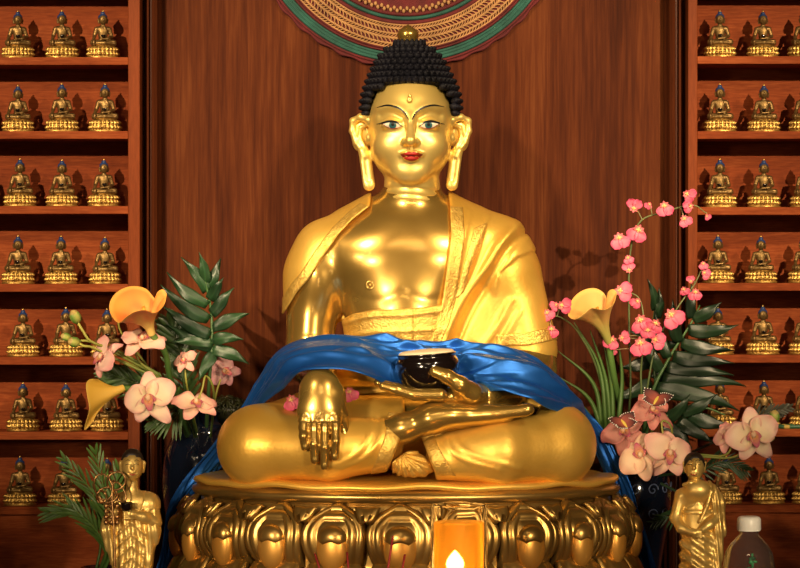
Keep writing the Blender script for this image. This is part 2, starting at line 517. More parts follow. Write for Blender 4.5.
BELT = [(338, 322), (352, 314), (372, 310), (400, 309), (425, 307), (446, 304), (446, 352), (338, 352)]
def d_belt(P):
    t = d_torso(P) - 4.5
    t = t - ridge(line2(P, [(344, 323), (372, 316), (404, 315), (442, 311)]), 2.2, 1.5) - ridge(line2(P, [(344, 338), (372, 332), (404, 331), (442, 329)]), 2.2, 1.2)
    t = t + ridge(np.abs(P[:, 0] - 14), 1.2, 1.2)
    return smax(t, poly2(P, BELT), 2)
LEGCUT = [(100, 395), (404, 395), (405, 416), (401, 436), (394, 455), (388, 470), (386, 500), (100, 500)]
RLEG = [(421, 437), (440, 431), (470, 427), (505, 421), (535, 415), (548, 395), (700, 395), (700, 500), (440, 500), (434, 470), (427, 452)]
def d_robe_legs(P):
    t = d_legs(P)
    fo = ridge(line2(P, [(338, 470), (362, 460), (378, 442), (384, 420)]), 3, 1.7) + ridge(line2(P, [(322, 470), (352, 458), (368, 438), (372, 420)]), 3, 1.3)
    fo = fo + ridge(line2(P, [(446, 436), (452, 450), (470, 462), (500, 470)]), 3, 2.0) + ridge(line2(P, [(452, 434), (462, 448), (484, 459), (520, 469)]), 3, 1.6)
    fo = fo + ridge(line2(P, [(438, 440), (444, 455), (452, 470)]), 3, 1.2)
    a = smax(t - 3.5 - fo, poly2(P, LEGCUT), 2.5)
    b = smax(t - 4.0 - fo, poly2(P, RLEG), 2.5)
    back = smax(t - 3, -50 - P[:, 1], 3)
    c = smax(d_torso(P) - 4, smax(P[:, 2] + 66, -40 - P[:, 1], 2), 3)
    c2 = smax(d_torso(P) - 3, P[:, 2] + 64, 3)
    return np.minimum(np.minimum(np.minimum(a, b), np.minimum(back, c)), c2)
# decorated bands
B1 = [(450, 206), (463, 207), (465, 236), (461, 266), (457, 296), (449, 324), (437, 352), (425, 352), (438, 322), (443, 296), (447, 266), (451, 236)]
B2 = [(474, 228), (488, 222), (482, 246), (473, 268), (464, 292), (456, 300), (460, 280), (466, 256)]
B3 = [(370, 206), (352, 220), (338, 235), (330, 247), (321, 259), (308, 280), (297, 292), (288, 307), (281, 317), (276, 308), (282, 298), (291, 284), (301, 272), (314, 252), (324, 238), (333, 227), (348, 212), (360, 203)]
B4 = [(496, 334), (524, 333), (565, 324), (565, 338), (526, 346), (496, 346)]
B5 = [(404, 412), (405, 416), (401, 436), (394, 455), (386, 474), (370, 474), (378, 455), (385, 436), (388, 412)]
B6 = [(421, 437), (434, 433), (438, 446), (446, 460), (456, 476), (436, 476), (427, 452)]
def d_border(P):
    u = d_robe_up(P) - 1.0
    b = smax(u, np.minimum(np.minimum(poly2(P, B1), poly2(P, B2)), np.minimum(poly2(P, B3), poly2(P, B4))), 1)
    l = d_robe_legs(P) - 1.0
    c = smax(l, np.minimum(poly2(P, B5), poly2(P, B6)), 1)
    c = np.maximum(c, P[:, 1] + 85)
    b = np.maximum(b, P[:, 1] - 8)
    return np.minimum(b, c)

def d_handL(P):   # earth-touching hand, back towards us
    d = rc(P, p(321, 370, -118), p(320.5, 390, -138), 12.5, 15.5, (1, .75, 1))
    d = smin(d, rc(P, p(320.5, 393, -140), p(319.5, 411, -147), 17.5, 21.5, (1, .42, 1)), 10)
    for (x0, x1, x2, yb, t, r) in ((304, 303.5, 304.8, 436, 452, 4.7), (314, 314, 314.8, 444, 465, 5.0), (324.3, 324.7, 324.7, 447, 471, 5.1), (334.6, 335.6, 335, 441, 462, 4.8)):
        d = smin(d, chain(P, [(p(x0, 418, -149), r + .2), (p(x1, 427, -153), r), (p(x1, yb, -157), r * .92), (p(x2, t - 5, -155), r * .80)], 2), 1.4)
        d = smin(d, ell(P, p(x0, 418.5, -152), (4.4, 3, 4)), 3)
        d = smin(d, ell(P, p(x2, t - 6, -158.5), (r * .55, 1.0, 3.2)), .5)
    d = smin(d, chain(P, [(p(335, 396, -138), 10), (p(341, 416, -138), 7), (p(344, 434, -139), 5.6), (p(342.5, 447, -139), 4.6)], 3), 5)
    # scalloped knuckle line
    X = (P[:, 0] * -CAMY / (P[:, 1] - CAMY)) + 400
    return d - ridge(np.abs(P[:, 2] - (284 - (421 + 1.6 * np.abs(np.sin((X - 298.5) / 10.3 * PI)))) * .94), 1.0, .55) * ((P[:, 1] < -146) & (X < 341))
def d_handR(P):   # bowl-holding hand, palm up
    d = chain(P, [(p(503, 391, -70), 17), (p(486, 397, -108), 12.5), (p(472, 396, -122), 11.5)], 6)
    d = smin(d, rc(P, p(474, 395, -124), p(440, 397, -124), 9.5, 8.2, (1, 2.0, 1)), 6)
    for (yb, tx, tz, r, dz) in ((-143, 383, 386, 5.6, 0), (-131, 378, 382.5, 5.6, -1), (-119, 380, 381, 5.4, -1), (-108, 386, 381, 5.0, -1)):
        d = smin(d, chain(P, [(p(440, 395, yb), 6.6), (p(414, 394.5 + dz, yb), r), (p(396, 389.5 + dz, yb), r * .92), (p(tx, tz, yb), r * .72)], 2), 2.6)
    d = smin(d, chain(P, [(p(472, 392, -138), 9.5), (p(460, 385, -147), 8.2), (p(447, 376.5, -150), 6.6), (p(435, 371.5, -149), 5.6)], 3), 6)
    return d

# head
HX = 410.5
BROWL = [(376.7, 107.5), (387, 105.2), (398, 107.6), (404, 112), (408.6, 119.5)]
BROWR = [(412, 119.5), (416.5, 112), (424, 107.2), (434, 105.2), (444.5, 106.8)]
def d_head0(P):
    d = ell(P, p(HX, 126, 6), (42, 50, 57))
    d = smin(d, ell(P, p(HX, 152, -8), (35, 36, 30)), 14)
    d = smin(d, ell(P, p(HX, 172, -32), (16, 11, 11)), 14)
    for s in (-1, 1):
        d = smin(d, ell(P, p(HX + s * 20, 146, -26), (16, 16, 15)), 10)
        d = smin(d, ell(P, p(HX + s * 18.5, 124.5, -38), (12, 7.5, 6.5)), 4)
    fr = (P[:, 1] < -10)
    g = ridge(line2(P, BROWL, 14), 4.5, 1.6) + ridge(line2(P, BROWR, 14), 4.5, 1.6)
    g = g - ridge(line2(P, [(382, 116), (392, 113.5), (402, 118)], 10), 4, 2.2) - ridge(line2(P, [(419, 118), (429, 113.5), (439, 116)], 10), 4, 2.2)
    d = d - g * fr
    n = chain(P, [(p(HX, 117, -41), 4.2), (p(HX, 130, -49), 4.0), (p(HX, 140.5, -57), 5.4)], 2)
    for s in (-1, 1):
        n = smin(n, ell(P, p(HX + s * 5.6, 142, -50), (4.2, 5.5, 3.8)), 2)
    d = smin(d, n, 3.5)
    m = chain(P, [(p(401, 154.6, -44), 2.0), (p(407, 153.4, -49.5), 3), (p(411, 154, -50.2), 2.8), (p(415.5, 153.4, -49.5), 3), (p(422, 154.6, -44), 2.0)], 2)
    m = smin(m, ell(P, p(411.3, 158.3, -47), (8, 6, 3.4)), 1.2)
    d = smin(d, m, 2.5)
    gr = ridge(line2(P, [(400, 154.6), (406, 156.4), (411, 155.8), (416, 156.4), (422.6, 154.6)], 12), .9, .9) + ridge(line2(P, [(403, 165), (411, 166), (419, 165)], 8), 4, .7)
    gr = gr + ridge(line2(P, [(HX, 147), (HX, 151)], 3), 1.3, .8)
    return d + gr * fr
def d_ear(P, s):
    X = lambda a: HX + s * a
    pts = [(37, 129, -3), (42, 120, -4), (50, 117, 1), (57.5, 121, 5), (58, 131, 5), (54, 142, 3), (48, 151, 0), (45, 156, -1)]
    d = chain(P, [(p(X(a), b, y), 3.3) for a, b, y in pts], 2)
    d = smin(d, ell(P, p(X(48), 135, 7), (10, 4, 17), rot('Y', s * -14)), 3)
    d = smin(d, chain(P, [(p(X(43), 124, -2), 1.8), (p(X(50), 128, 1.5), 1.9), (p(X(51), 138, 1.5), 1.9), (p(X(45), 148, -1), 2.2)], 1.5), 2)
    d = smin(d, ell(P, p(X(42), 138, -3), (3.4, 4, 5)), 3)
    lob = rc(P, p(X(45.5), 155, -1), p(X(41.5), 185, -5), 6.0, 6.0, (1, .55, 1))
    lob = lob + ridge(line2(P, [(X(45), 160), (X(42.5), 180)], 6), 2.2, 1.2)
    return smin(d, lob, 2.5)
def d_head(P):
    d = d_head0(P)
    neck = rc(P, p(412, 212, 6), p(412, 170, 0), 30.5, 26.5)
    neck = neck + (ridge(np.abs(P[:, 2] - (284 - 191) - 3 * np.cos(P[:, 0] / 20)), 1.5, .8) + ridge(np.abs(P[:, 2] - (284 - 198) - 3 * np.cos(P[:, 0] / 20)), 1.5, .9) + ridge(np.abs(P[:, 2] - (284 - 204) - 3 * np.cos(P[:, 0] / 20)), 1.5, .8))
    neck = smax(neck, -(P[:, 2] - 76), 3)
    d = smin(d, neck, 4)
    return smin(d, np.minimum(d_ear(P, -1), d_ear(P, 1)), 3)
def d_hair0(P):
    d = ell(P, p(411, 106, 14), (46.5, 50, 43))
    return smin(d, ell(P, p(409.5, 71, 10), (28, 28, 28)), 24)
HL = [(367, 130), (367.5, 112), (369, 98), (375, 88), (388, 84.5), (411, 83.5), (434, 84.5), (447, 88), (453, 98), (454.5, 112), (455, 130)]
def hair_cut(P):
    a = smax(poly2(P, HL + [(480, 300), (340, 300)]), P[:, 1] - 22, 2)
    b = np.maximum(P[:, 2] - (284 - 124), P[:, 1] - 22)
    c = P[:, 2] - (284 - 158)
    return np.minimum(np.minimum(a, b), c)      # negative = no hair
def d_hair(P): return smax(d_hair0(P), -hair_cut(P), 3)

def build_buddha():
    t = thing('buddha_statue', 'large golden seated Buddha statue with blue-black curled hair, central on the lotus pedestal', 'statue', (8, 0, 284 - 472))
    parts = []
    V, F = surf(d_body, (-190, -170, -190), (200, 75, 100), 2.6); 
    parts.append((V, F, 0))
    V, F = surf(d_head, p(346, 216, 0) + np.array([0, -75, 0]), p(476, 70, 0) + np.array([0, 64, 0]), 1.15)
    parts.append((V, F, 1))
    V, F = surf(d_handL, p(290, 476, 0) + np.array([4, -172, 0]), p(352, 352, 0) + np.array([4, -100, 0]), .9); parts.append((V, F, 0))
    V, F = surf(d_handR, p(370, 412, 0) + np.array([0, -166, 6]), p(522, 364, 0) + np.array([0, -45, 6]), 1.0); parts.append((V, F, 0))
    V, F, FM = join(parts)
    mk('body', V, F, None, t, mats=[M['skin'], M['face']], fm=FM)
    def both(P): return np.minimum(d_robe_up(P), d_robe_legs(P))
    V, F = surf(both, (-205, -165, -190), (212, 80, 92), 2.3)
    mk('robe', V, F, M['robe'], t)
    V, F = surf(d_border, (-150, -165, -190), (175, 12, 90), 1.5)
    mk('robe_border', V, F, M['border'], t)
    V, F = surf(d_belt, (-70, -70, -75), (55, -10, -12), 1.4)
    mk('belt', V, F, M['border'], t)
    # hair
    b = MB()
    V, F = surf(d_hair, p(352, 165, 0) + np.array([0, -60, 0]), p(470, 34, 0) + np.array([0, 75, 0]), 2.2)
    Vh, Fh = V, F
    R = random.Random(3)
    rows = np.arange(45, 158, 6.2)
    EV, EF = ellipsoid((0, 0, 0), (1, 1, 1), 8, 5)
    for ri, py in enumerate(rows):
        rr = 20 + 30 * min(1, (py - 40) / 45)
        n = max(6, int(2 * PI * rr / 6.9))
        th = (np.arange(n) + .5 * (ri % 2)) / n * 2 * PI
        D = np.stack([np.cos(th), np.sin(th), np.zeros(n)], 1)
        c = np.array([410.5 - 400, 12, 284 - py])
        lo = np.zeros(n); hi = np.full(n, 75.)
        for _ in range(16):
            mid = (lo + hi) / 2; v = d_hair0((c + D * mid[:, None]).astype(F32)); lo = np.where(v < 0, mid, lo); hi = np.where(v < 0, hi, mid)
        Q = c + D * lo[:, None]
        ok = hair_cut(Q.astype(F32)) > -1.0
        if py < 48: ok = ok & True
        for q, dd, k in zip(Q, D, ok):
            if not k: continue
            e = 1.5
            g = np.array([d_hair0((q + np.eye(3)[i] * e)[None].astype(F32))[0] for i in range(3)]) ; g = g - d_hair0(q[None].astype(F32))[0]
            g /= np.linalg.norm(g) + 1e-6
            fr = frame_from(g)
            s = 3.9
            b.add((EV * np.array([s, s, s * 1.15])) @ fr.T + q + g * .6, EF)
            b.add((EV * np.array([s * .5, s * .5, s * .7])) @ fr.T + q + g * (s * 1.0), EF)
    b.add(Vh, Fh)
    h = b.build('hair', M['hair'], t)
    # finial
    V, F = lathe([(0, 2), (8.6, 2), (9.6, 4), (9.2, 6), (10.6, 8.5), (10.9, 12), (9.8, 15), (7, 17.6), (4, 19.2), (2, 20.6), (0, 21.8)][::1], 28)
    mk('finial', V @ rot('Y', 0).T + p(408, 46, 8), F, M['skin'], t)
    # painted face
    def paint(name, poly, mat, off, y0=-95, n=5, parent=None):
        """filled painted shape following the face: rings from outline to centre"""
        poly = np.asarray(poly, float); c = poly.mean(0)
        V = []; m = len(poly)
        for i in range(n + 1):
            k = 1 - i / n
            V.append(c + (poly - c) * max(k, .02))
        Q = np.concatenate(V)
        W = project(d_head, Q[:, 0], Q[:, 1], y0, off)
        F = grid_faces(n + 1, m, cv=True)
        return mk(name, W, F, mat, parent or t)
    def stroke(name, pts, wd, mat, off, res=24, parent=None):
        C = catmull(pts, res); T = np.gradient(C, axis=0); T /= np.linalg.norm(T, axis=1)[:, None]
        Nn = np.stack([-T[:, 1], T[:, 0]], 1)
        W_ = np.interp(np.linspace(0, 1, res), np.linspace(0, 1, len(wd)), wd)[:, None] / 2
        Q = np.stack([C + Nn * W_, C, C - Nn * W_], 1).reshape(-1, 2)
        W = project(d_head, Q[:, 0], Q[:, 1], -95, off)
        return mk(name, W, grid_faces(res, 3), mat, parent or t)
    for s in (-1, 1):
        cx = 392.5 if s < 0 else 428.8
        inn = cx - s * 8.8; out = cx + s * 10.5
        up = catmull([(inn, 126.2), (cx - s * 4.5, 122.9), (cx + s * .5, 121.9), (cx + s * 5, 122.0), (out, 123.4)], 14)
        dn = catmull([(out, 123.4), (cx + s * 5, 126.9), (cx, 128.3), (cx - s * 5, 127.9), (inn, 126.2)], 14)
        e = paint('eye', np.concatenate([up, dn[1:-1]]), M['sclera'], .5, parent=t)
        ir = [(cx - s * .2 + 3.7 * math.cos(a), 125.0 + max(-3.0, min(3.5, 3.8 * math.sin(a)))) for a in np.linspace(0, 2 * PI, 20, endpoint=False)]
        paint('iris', ir, M['iris'], .9, parent=e)
        paint('pupil', [(cx - s * .2 + 1.7 * math.cos(a), 124.2 + 1.7 * math.sin(a)) for a in np.linspace(0, 2 * PI, 12, endpoint=False)], M['black'], 1.2, parent=e)
        stroke('eyeliner', [(inn - s * 1.5, 126.8), (cx - s * 4.5, 122.6), (cx + s * .5, 121.4), (cx + s * 5, 121.5), (out, 123.0), (out + s * 5.5, 124.2)], [.6, 1.8, 2.4, 2.1, 1.4, .3], M['black'], 1.1, parent=e)
        stroke('lower_lash_line', [(inn, 126.4), (cx - s * 3, 128.4), (cx + s * 3, 128.2), (out, 124)], [.3, .6, .6, .3], M['lips'], 1.0, parent=e)
        stroke('eyebrow', BROWL if s < 0 else BROWR, [.4, 1.6, 1.9, 1.7, .8] if s < 0 else [.8, 1.7, 1.9, 1.6, .4], M['black'], .55, 30)
    uplip = catmull([(400.2, 154.4), (405, 152.9), (408.6, 151.6), (411.4, 152.5), (414.2, 151.6), (418, 152.9), (423, 154.4)], 24)
    dnlip = catmull([(423, 154.4), (418.5, 158.8), (411.6, 161.2), (404.6, 158.8), (400.2, 154.4)], 18)
    paint('lips', np.concatenate([uplip, dnlip[1:-1]]), M['lips'], .45, n=7)
    stroke('lip_line', [(400.8, 154.8), (406, 156.4), (411.3, 155.7), (416.5, 156.4), (422.3, 154.8)], [.3, .8, .7, .8, .3], M['black'], .75)
    # urna and breast mark: small raised drops
    b = MB(); q = project(d_head, [409.7], [100.5])[0]
    b.add(*ellipsoid(q + np.array([0, .5, 0]), (3.2, 2.0, 4.0), 14, 8)); b.add(*ellipsoid(q + np.array([0, .4, 4.2]), (1.5, 1.4, 2.4), 10, 6))
    b.add(*ellipsoid(q + np.array([0, -1.4, -.4]), (1.6, 1.2, 1.8), 10, 6))
    b.build('urna', M['face'], t)
    q = project(d_body, [370], [285], -120)[0]
    b = MB(); b.add(*tube([q + np.array([3.6 * math.cos(a), .3, 3.6 * math.sin(a)]) for a in np.linspace(0, 2 * PI, 17)], 1.1, 6, cap=False)); b.add(*ellipsoid(q, (2.2, 1.8, 2.2), 10, 6))
    b.build('nipple', M['skin'], t)
    # folded cloth end between the shins
    def d_fan(P):
        d = ell(P, p(409, 464, -132), (24, 14, 13), rot('Y', 10))
        ang = np.arctan2(P[:, 2] - (284 - 452) * .95, P[:, 0] - 0)
        d = d - .9 * np.sin(ang * 22) * (P[:, 1] < -125)
        return smax(d, poly2(P, [(392, 478), (392, 462), (408, 450), (418, 448), (432, 466), (440, 478)]), 2)
    V, F = surf(d_fan, (-18, -150, -192), (42, -112, -150), .9)
    mk('folded_cloth_end', V, F, M['border'], t)
    return t

def ell_pt(A, B, th, cx=6): return np.array([cx + A * math.sin(th), -B * math.cos(th)])
def build_pedestal():
    t = thing('lotus_pedestal', 'wide golden lotus pedestal with double row of petals under the large statue', 'pedestal', (6, 0, ALT))
    K = .60; CY = -15.0
    def ring(name, prof, mat, n=128, wob=None, parent=t):
        V = []; 
        for k in range(n):
            a = 2 * PI * k / n
            for r, z in prof:
                dz = wob(a, r) if wob else 0
                V.append((6 + r * math.sin(a), CY - r * K * math.cos(a), z + dz))
        V = np.array(V); m = len(prof)
        F = grid_faces(n, m, cu=True) + [tuple(k * m + m - 1 for k in range(n))][::1] + [tuple((n - 1 - k) * m for k in range(n))]
        return mk(name, V, [tuple(f) for f in F], mat, parent)
    # the cloth slab the figure sits on, wavy edge
    wob = lambda a, r: (1.0 * math.sin(a * 9 + 1) + .8 * math.sin(a * 17)) * (r > 200)
    ring('seat_cloth', [(100, -196), (203, -196), (209, -195.5), (211.5, -193), (210, -190.5), (205, -189), (190, -187.5), (100, -186.5)], M['robe'], wob=wob)
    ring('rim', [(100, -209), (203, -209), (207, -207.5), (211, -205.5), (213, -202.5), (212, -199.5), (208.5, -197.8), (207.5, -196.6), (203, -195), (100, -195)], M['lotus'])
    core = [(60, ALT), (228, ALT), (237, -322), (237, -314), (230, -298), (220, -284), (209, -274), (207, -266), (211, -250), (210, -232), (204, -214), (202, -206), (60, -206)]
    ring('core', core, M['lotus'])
    ca = np.array(core[1:-1])
    def surfpt(th, z, off):
        # radial profile of the bulge for the upper petals
        v = np.clip((z + 268) / 60.0, 0, 1)
        A = 208 + 20 * math.sin(min(1, v * 1.05) * PI) ** .8 * (1 - .25 * v) + off
        return np.array([6 + A * math.sin(th), CY - A * K * math.cos(th), z])
    def outline(v):  # half-width fraction at height v
        if v < .55: return .80 + .20 * math.sin(v / .55 * PI / 2)
        q = (v - .55) / .45
        return max(.0, (1 - q ** 2.2) * .93 + .07 * (1 - q)) 
    step = 2 * PI / 22
    def smooth(a, b, x):
        x = min(1, max(0, (x - a) / (b - a))); return x * x * (3 - 2 * x)
    def g(x, c, wd): return math.exp(-((x - c) / wd) ** 2)
    nu, nv = 29, 34
    for k in range(22):
        th0 = math.radians(-1.5) + k * step
        # widen in the lateral stretches where the ellipse is foreshortened less
        V = []
        for j in range(nv):
            v = j / (nv - 1)
            hw = outline(v) * step * .5 * .98
            for i in range(nu):
                s = -1 + 2 * i / (nu - 1)
                z = -268 + 60 * v
                e = min(1 - abs(s), 1.0) * outline(v) * 1.0
                e2 = (1 - v) * 1.9
                e = min(e, e2)
                rel = 5.0 * smooth(0, .07, e) + 1.6 * g(e, .10, .045) - 1.8 * g(e, .22, .06) + 1.8 * g(e, .36, .07) - 2.2 * g(e, .52, .08) + 2.0 * (1 - s * s) * (1 - v)
                V.append(surfpt(th0 + s * hw, z, rel - 2))
        o = mk('petal', np.array(V), grid_faces(nv, nu), M['lotus'], t)
        sd = o.modifiers.new('s', 'SOLIDIFY'); sd.thickness = .004; sd.offset = -1
        # heart pad and hood
        c = surfpt(th0, -244, 2); n = np.array([math.sin(th0), -math.cos(th0) / K, 0]); n /= np.linalg.norm(n)
        fr = np.stack([np.array([n[1] * -1, n[0], 0]), n, np.array([0, 0, 1])], 1)
        EV, EF = ellipsoid((0, 0, 0), (1, 1, 1), 20, 14)
        wsc = abs(np.linalg.norm(surfpt(th0 + .01, -244, 0) - surfpt(th0 - .01, -244, 0))) / .02 * step / 62
        pv = EV * np.array([15.2 * wsc, 8.5, 21]); 
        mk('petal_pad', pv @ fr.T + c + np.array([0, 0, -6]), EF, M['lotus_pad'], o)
        hv = EV.copy(); hv[:, 2] = np.where(hv[:, 2] < 0, hv[:, 2] * .35 + .26 * np.abs(np.cos(hv[:, 0] * PI * 1.0)) * (1) - .26, hv[:, 2])
        hv = hv * np.array([15 * wsc, 9.5, 13])
        mk('petal_hood', hv @ fr.T + c + np.array([0, 0, 4]), EF, M['lotus'], o)
        # small fan between the arches
        th1 = th0 + step / 2
        V = []; n2 = 13
        for j in range(9):
            v = j / 8
            for i in range(n2):
                s = -1 + 2 * i / (n2 - 1)
                hw = step * .5 * (.04 + .30 * v ** .8)
                z = -225 + 12.5 * v - 3.0 * v * (1 - s * s) * -0 + (-2.2 * (1 - abs(s)) * v)
                rel = 1.5 + 2.2 * (1 - s * s) * math.sin(v * PI * .8 + .2) + 1.5 * g(abs(s), .85, .2)
                V.append(surfpt(th1 + s * hw, z, rel))
        o2 = mk('petal_tip', np.array(V), grid_faces(9, n2), M['lotus'], t)
        sd = o2.modifiers.new('s', 'SOLIDIFY'); sd.thickness = .012; sd.offset = -1
        # lower row, curling outwards
        V = []; nu2, nv2 = 21, 22
        for j in range(nv2):
            v = j / (nv2 - 1)
            for i in range(nu2):
                s = -1 + 2 * i / (nu2 - 1)
                hw = step * .5 * 1.0 * (.72 + .28 * math.sin(v * PI * .9))
                if v > .8: hw *= math.sqrt(max(0, 1 - ((v - .8) / .2) ** 2)) * .98 + .02
                A = 207 + 35 * v ** .75; z = -262 - 50 * v ** 1.5 
                e = (1 - abs(s)); rel = 9 * (1 - s * s) ** .6 * math.sin(min(1, v + .25) * PI * .62) + 1.6 * g(e, .14, .08) - 1.2 * g(e, .30, .07)
                A2 = A + rel * .55; th = th0 + s * hw
                V.append((6 + A2 * math.sin(th), CY - A2 * K * math.cos(th), z + rel * .9))
        o3 = mk('lower_petal', np.array(V), grid_faces(nv2, nu2), M['lotus'], t)
        sd = o3.modifiers.new('s', 'SOLIDIFY'); sd.thickness = .006; sd.offset = -1
    return t
# ---------------------------------------------------------------- blue scarf, bowl
SC = [((146, 600, 14), (182, 596, 34)), ((158, 548, 8), (179, 548, 36)), ((163, 520, 4), (181, 516, 30)), ((176, 492, -2), (197, 490, 24)),
      ((195, 464, -6), (220, 464, 16)), ((218, 437, -22), (243, 442, 0)), ((243, 405, -44), (256, 412, -48)), ((263, 378, -50), (284, 389, -100)),
      ((280, 355, -50), (302, 374, -136)), ((305, 342, -38), (336, 372, -150)), ((336, 337, -56), (365, 376, -150)), ((370, 338, -62), (398, 388, -122)),
      ((410, 340, -64), (430, 394, -104)), ((450, 344, -60), (465, 392, -98)), ((488, 349, -50), (500, 394, -128)), ((520, 357, -42), (530, 403, -130)),
      ((545, 373, -34), (549, 410, -112)), ((562, 394, -22), (566, 416, -84)), ((580, 410, 4), (577, 428, -28)), ((602, 428, 8), (592, 444, 12)),
      ((621, 460, 6), (604, 472, 22)), ((638, 500, 6), (622, 510, 32)), ((651, 545, 8), (636, 550, 36)), ((664, 596, 12), (646, 600, 34))]
def build_scarf():
    nu, nv = 300, 56
    A = catmull([p(*a) for a, b in SC], nu); B = catmull([p(*b) for a, b in SC], nu)
    T = np.gradient((A + B) / 2, axis=0); T /= np.linalg.norm(T, axis=1)[:, None]
    rg = random.Random(11)
    cre = []
    for k in range(11):
        cre.append((rg.uniform(.05, .95), rg.uniform(-.5, .5), rg.uniform(0, 6.28), rg.uniform(.04, .11), rg.uniform(2, 5) * rg.choice((1, 1, -1)), rg.uniform(1, 3.2)))
    V = np.zeros((nu, nv, 3))
    for i in range(nu):
        u = i / (nu - 1); W = B[i] - A[i]; L = np.linalg.norm(W)
        n = np.cross(T[i], W / (L + 1e-6)); n /= np.linalg.norm(n) + 1e-9
        if n[1] > 0: n = -n
        k = min(1, L / 60)
        for j in range(nv):
            s = j / (nv - 1)
            h = 11 * k * math.sin(PI * s) ** .8
            for (s0, sl, ph, wd, am, fr) in cre:
                c = s0 + sl * (u - .5) + .10 * math.sin(u * fr * 6.28 + ph)
                c = c % 1.2 - .1
                x = (s - c) / wd
                h += am * k * math.exp(-x * x * (1 if x > 0 else 2.6)) * (.55 + .45 * math.sin(u * 9 + ph))
            for (fq, wq, aq, pq_) in ((2.3, .42, 7.2, .3), (4.1, .55, 4.6, 1.9), (7.3, .5, 1.5, 4.0)):
                x = s * fq + wq * fq * .5 * math.sin(u * 7.3 + pq_) + .22 * fq * math.sin(u * 17 + pq_ * 2) + (u - .5) * fq * 1.1 * (1 if pq_ > 1 else -1)
                h += k * aq * ((1 - abs(math.sin(PI * x))) ** 1.6 - .35) * (.55 + .45 * math.sin(u * 13 + pq_ * 3))
            # rolled upper hem and a deep valley under it
            h += 3.0 * k * math.exp(-((s - .04) / .05) ** 2) + 2.5 * k * math.exp(-((s - .97) / .04) ** 2)
            V[i, j] = A[i] + W * s + n * h
    o = mk('scarf', V.reshape(-1, 3), grid_faces(nu, nv), M['blue'])
    m = o.modifiers.new('s', 'SOLIDIFY'); m.thickness = .0022; m.offset = 0
    m = o.modifiers.new('d', 'SUBSURF'); m.levels = 0; m.render_levels = 1
    o.name = 'satin_scarf'
    tag(o, 'shiny blue satin offering scarf draped over the big statue\'s forearms and down both sides', 'scarf')
    return o
def build_bowl():
    t = thing('alms_bowl', 'glossy black alms bowl with cream filling, held in the big statue\'s upturned hand', 'bowl', p(427, 388, -122))
    R = rot('Y', -4) @ rot('X', 1)
    prof = [(0, -35), (13, -35), (16, -34), (23, -29), (28.6, -20), (31, -12), (30.4, -7), (28.4, -3.8), (27.6, -2.2), (28.2, .6), (27, 1.2), (25, -.4), (24.6, -3), (20, -4), (0, -4)]
    V, F = lathe(catmull(prof, 40), 56)
    V[:, 2] -= V[:, 2].max(); 
    mk('bowl_body', V @ R.T * [1, .95, 1] + p(426.5, 353, -122), F, M['lacquer'], t)
    prof = [(24.5, -3), (26.2, -1.0), (26.4, .8), (25.4, 2.0), (23, 2.8), (16, 3.6), (8, 4.2), (0, 4.4)]
    V, F = lathe(catmull(prof, 24), 48)
    mk('filling', V @ R.T * [1, .95, 1] + p(426.5, 353.5, -122), F, M['cream'], t)
# ---------------------------------------------------------------- setting
YW, YF, YB = 190.0, 160.0, 216.0
def quad_box(name, lo, hi, mat): return struct(mk(name, *boxlo(lo, hi), mat, smooth=False))
FL = -CZ / S
def build_room():
    H = 900; XL, XR, Y0 = -1500, 1500, -3400
    quad_box('wall_back', (-284, YW, FL), (308, YW + 12, H), M['wood_back'])
    quad_box('wall_north', (XL, YB + 20, FL), (XR, YB + 30, H), M['plaster'])
    quad_box('wall_left', (XL - 10, Y0, FL), (XL, YB + 30, H), M['plaster'])
    quad_box('wall_right', (XR, Y0, FL), (XR + 10, YB + 30, H), M['plaster'])
    quad_box('wall_south', (XL, Y0 - 10, FL), (XR, Y0, H), M['plaster'])
    quad_box('floor', (XL, Y0, FL - 10), (XR, YB + 30, FL), M['floor'])
    quad_box('ceiling', (XL, Y0, H), (XR, YB + 30, H + 10), M['plaster'])
    # mouldings either side of the panel: a rounded fillet and a flat strip
    def moulding(name, x0, x1, flip):
        pr = [(0, 0), (0, -10), (.10, -14), (.22, -15), (.30, -11), (.36, -11), (.46, -20), (.62, -23), (.78, -20), (.86, -12), (1, -9), (1, 0)]
        V = []
        for z in (FL, H):
            for a, b in pr:
                q = 1 - a if flip else a
                V.append((x0 + (x1 - x0) * q, YW + b, z))
        n = len(pr); F = [(i, (i + 1) % n, n + (i + 1) % n, n + i) for i in range(n)] + [tuple(range(n)), tuple(range(2 * n - 1, n - 1, -1))]
        o = struct(mk(name, np.array(V), F, M['wood_trim'], smooth=False))
    f = 1.07
    moulding('trim_1', (145 - 400) * f, (161 - 400) * f, False)
    moulding('trim_2', (665 - 400) * f, (683 - 400) * f, True)

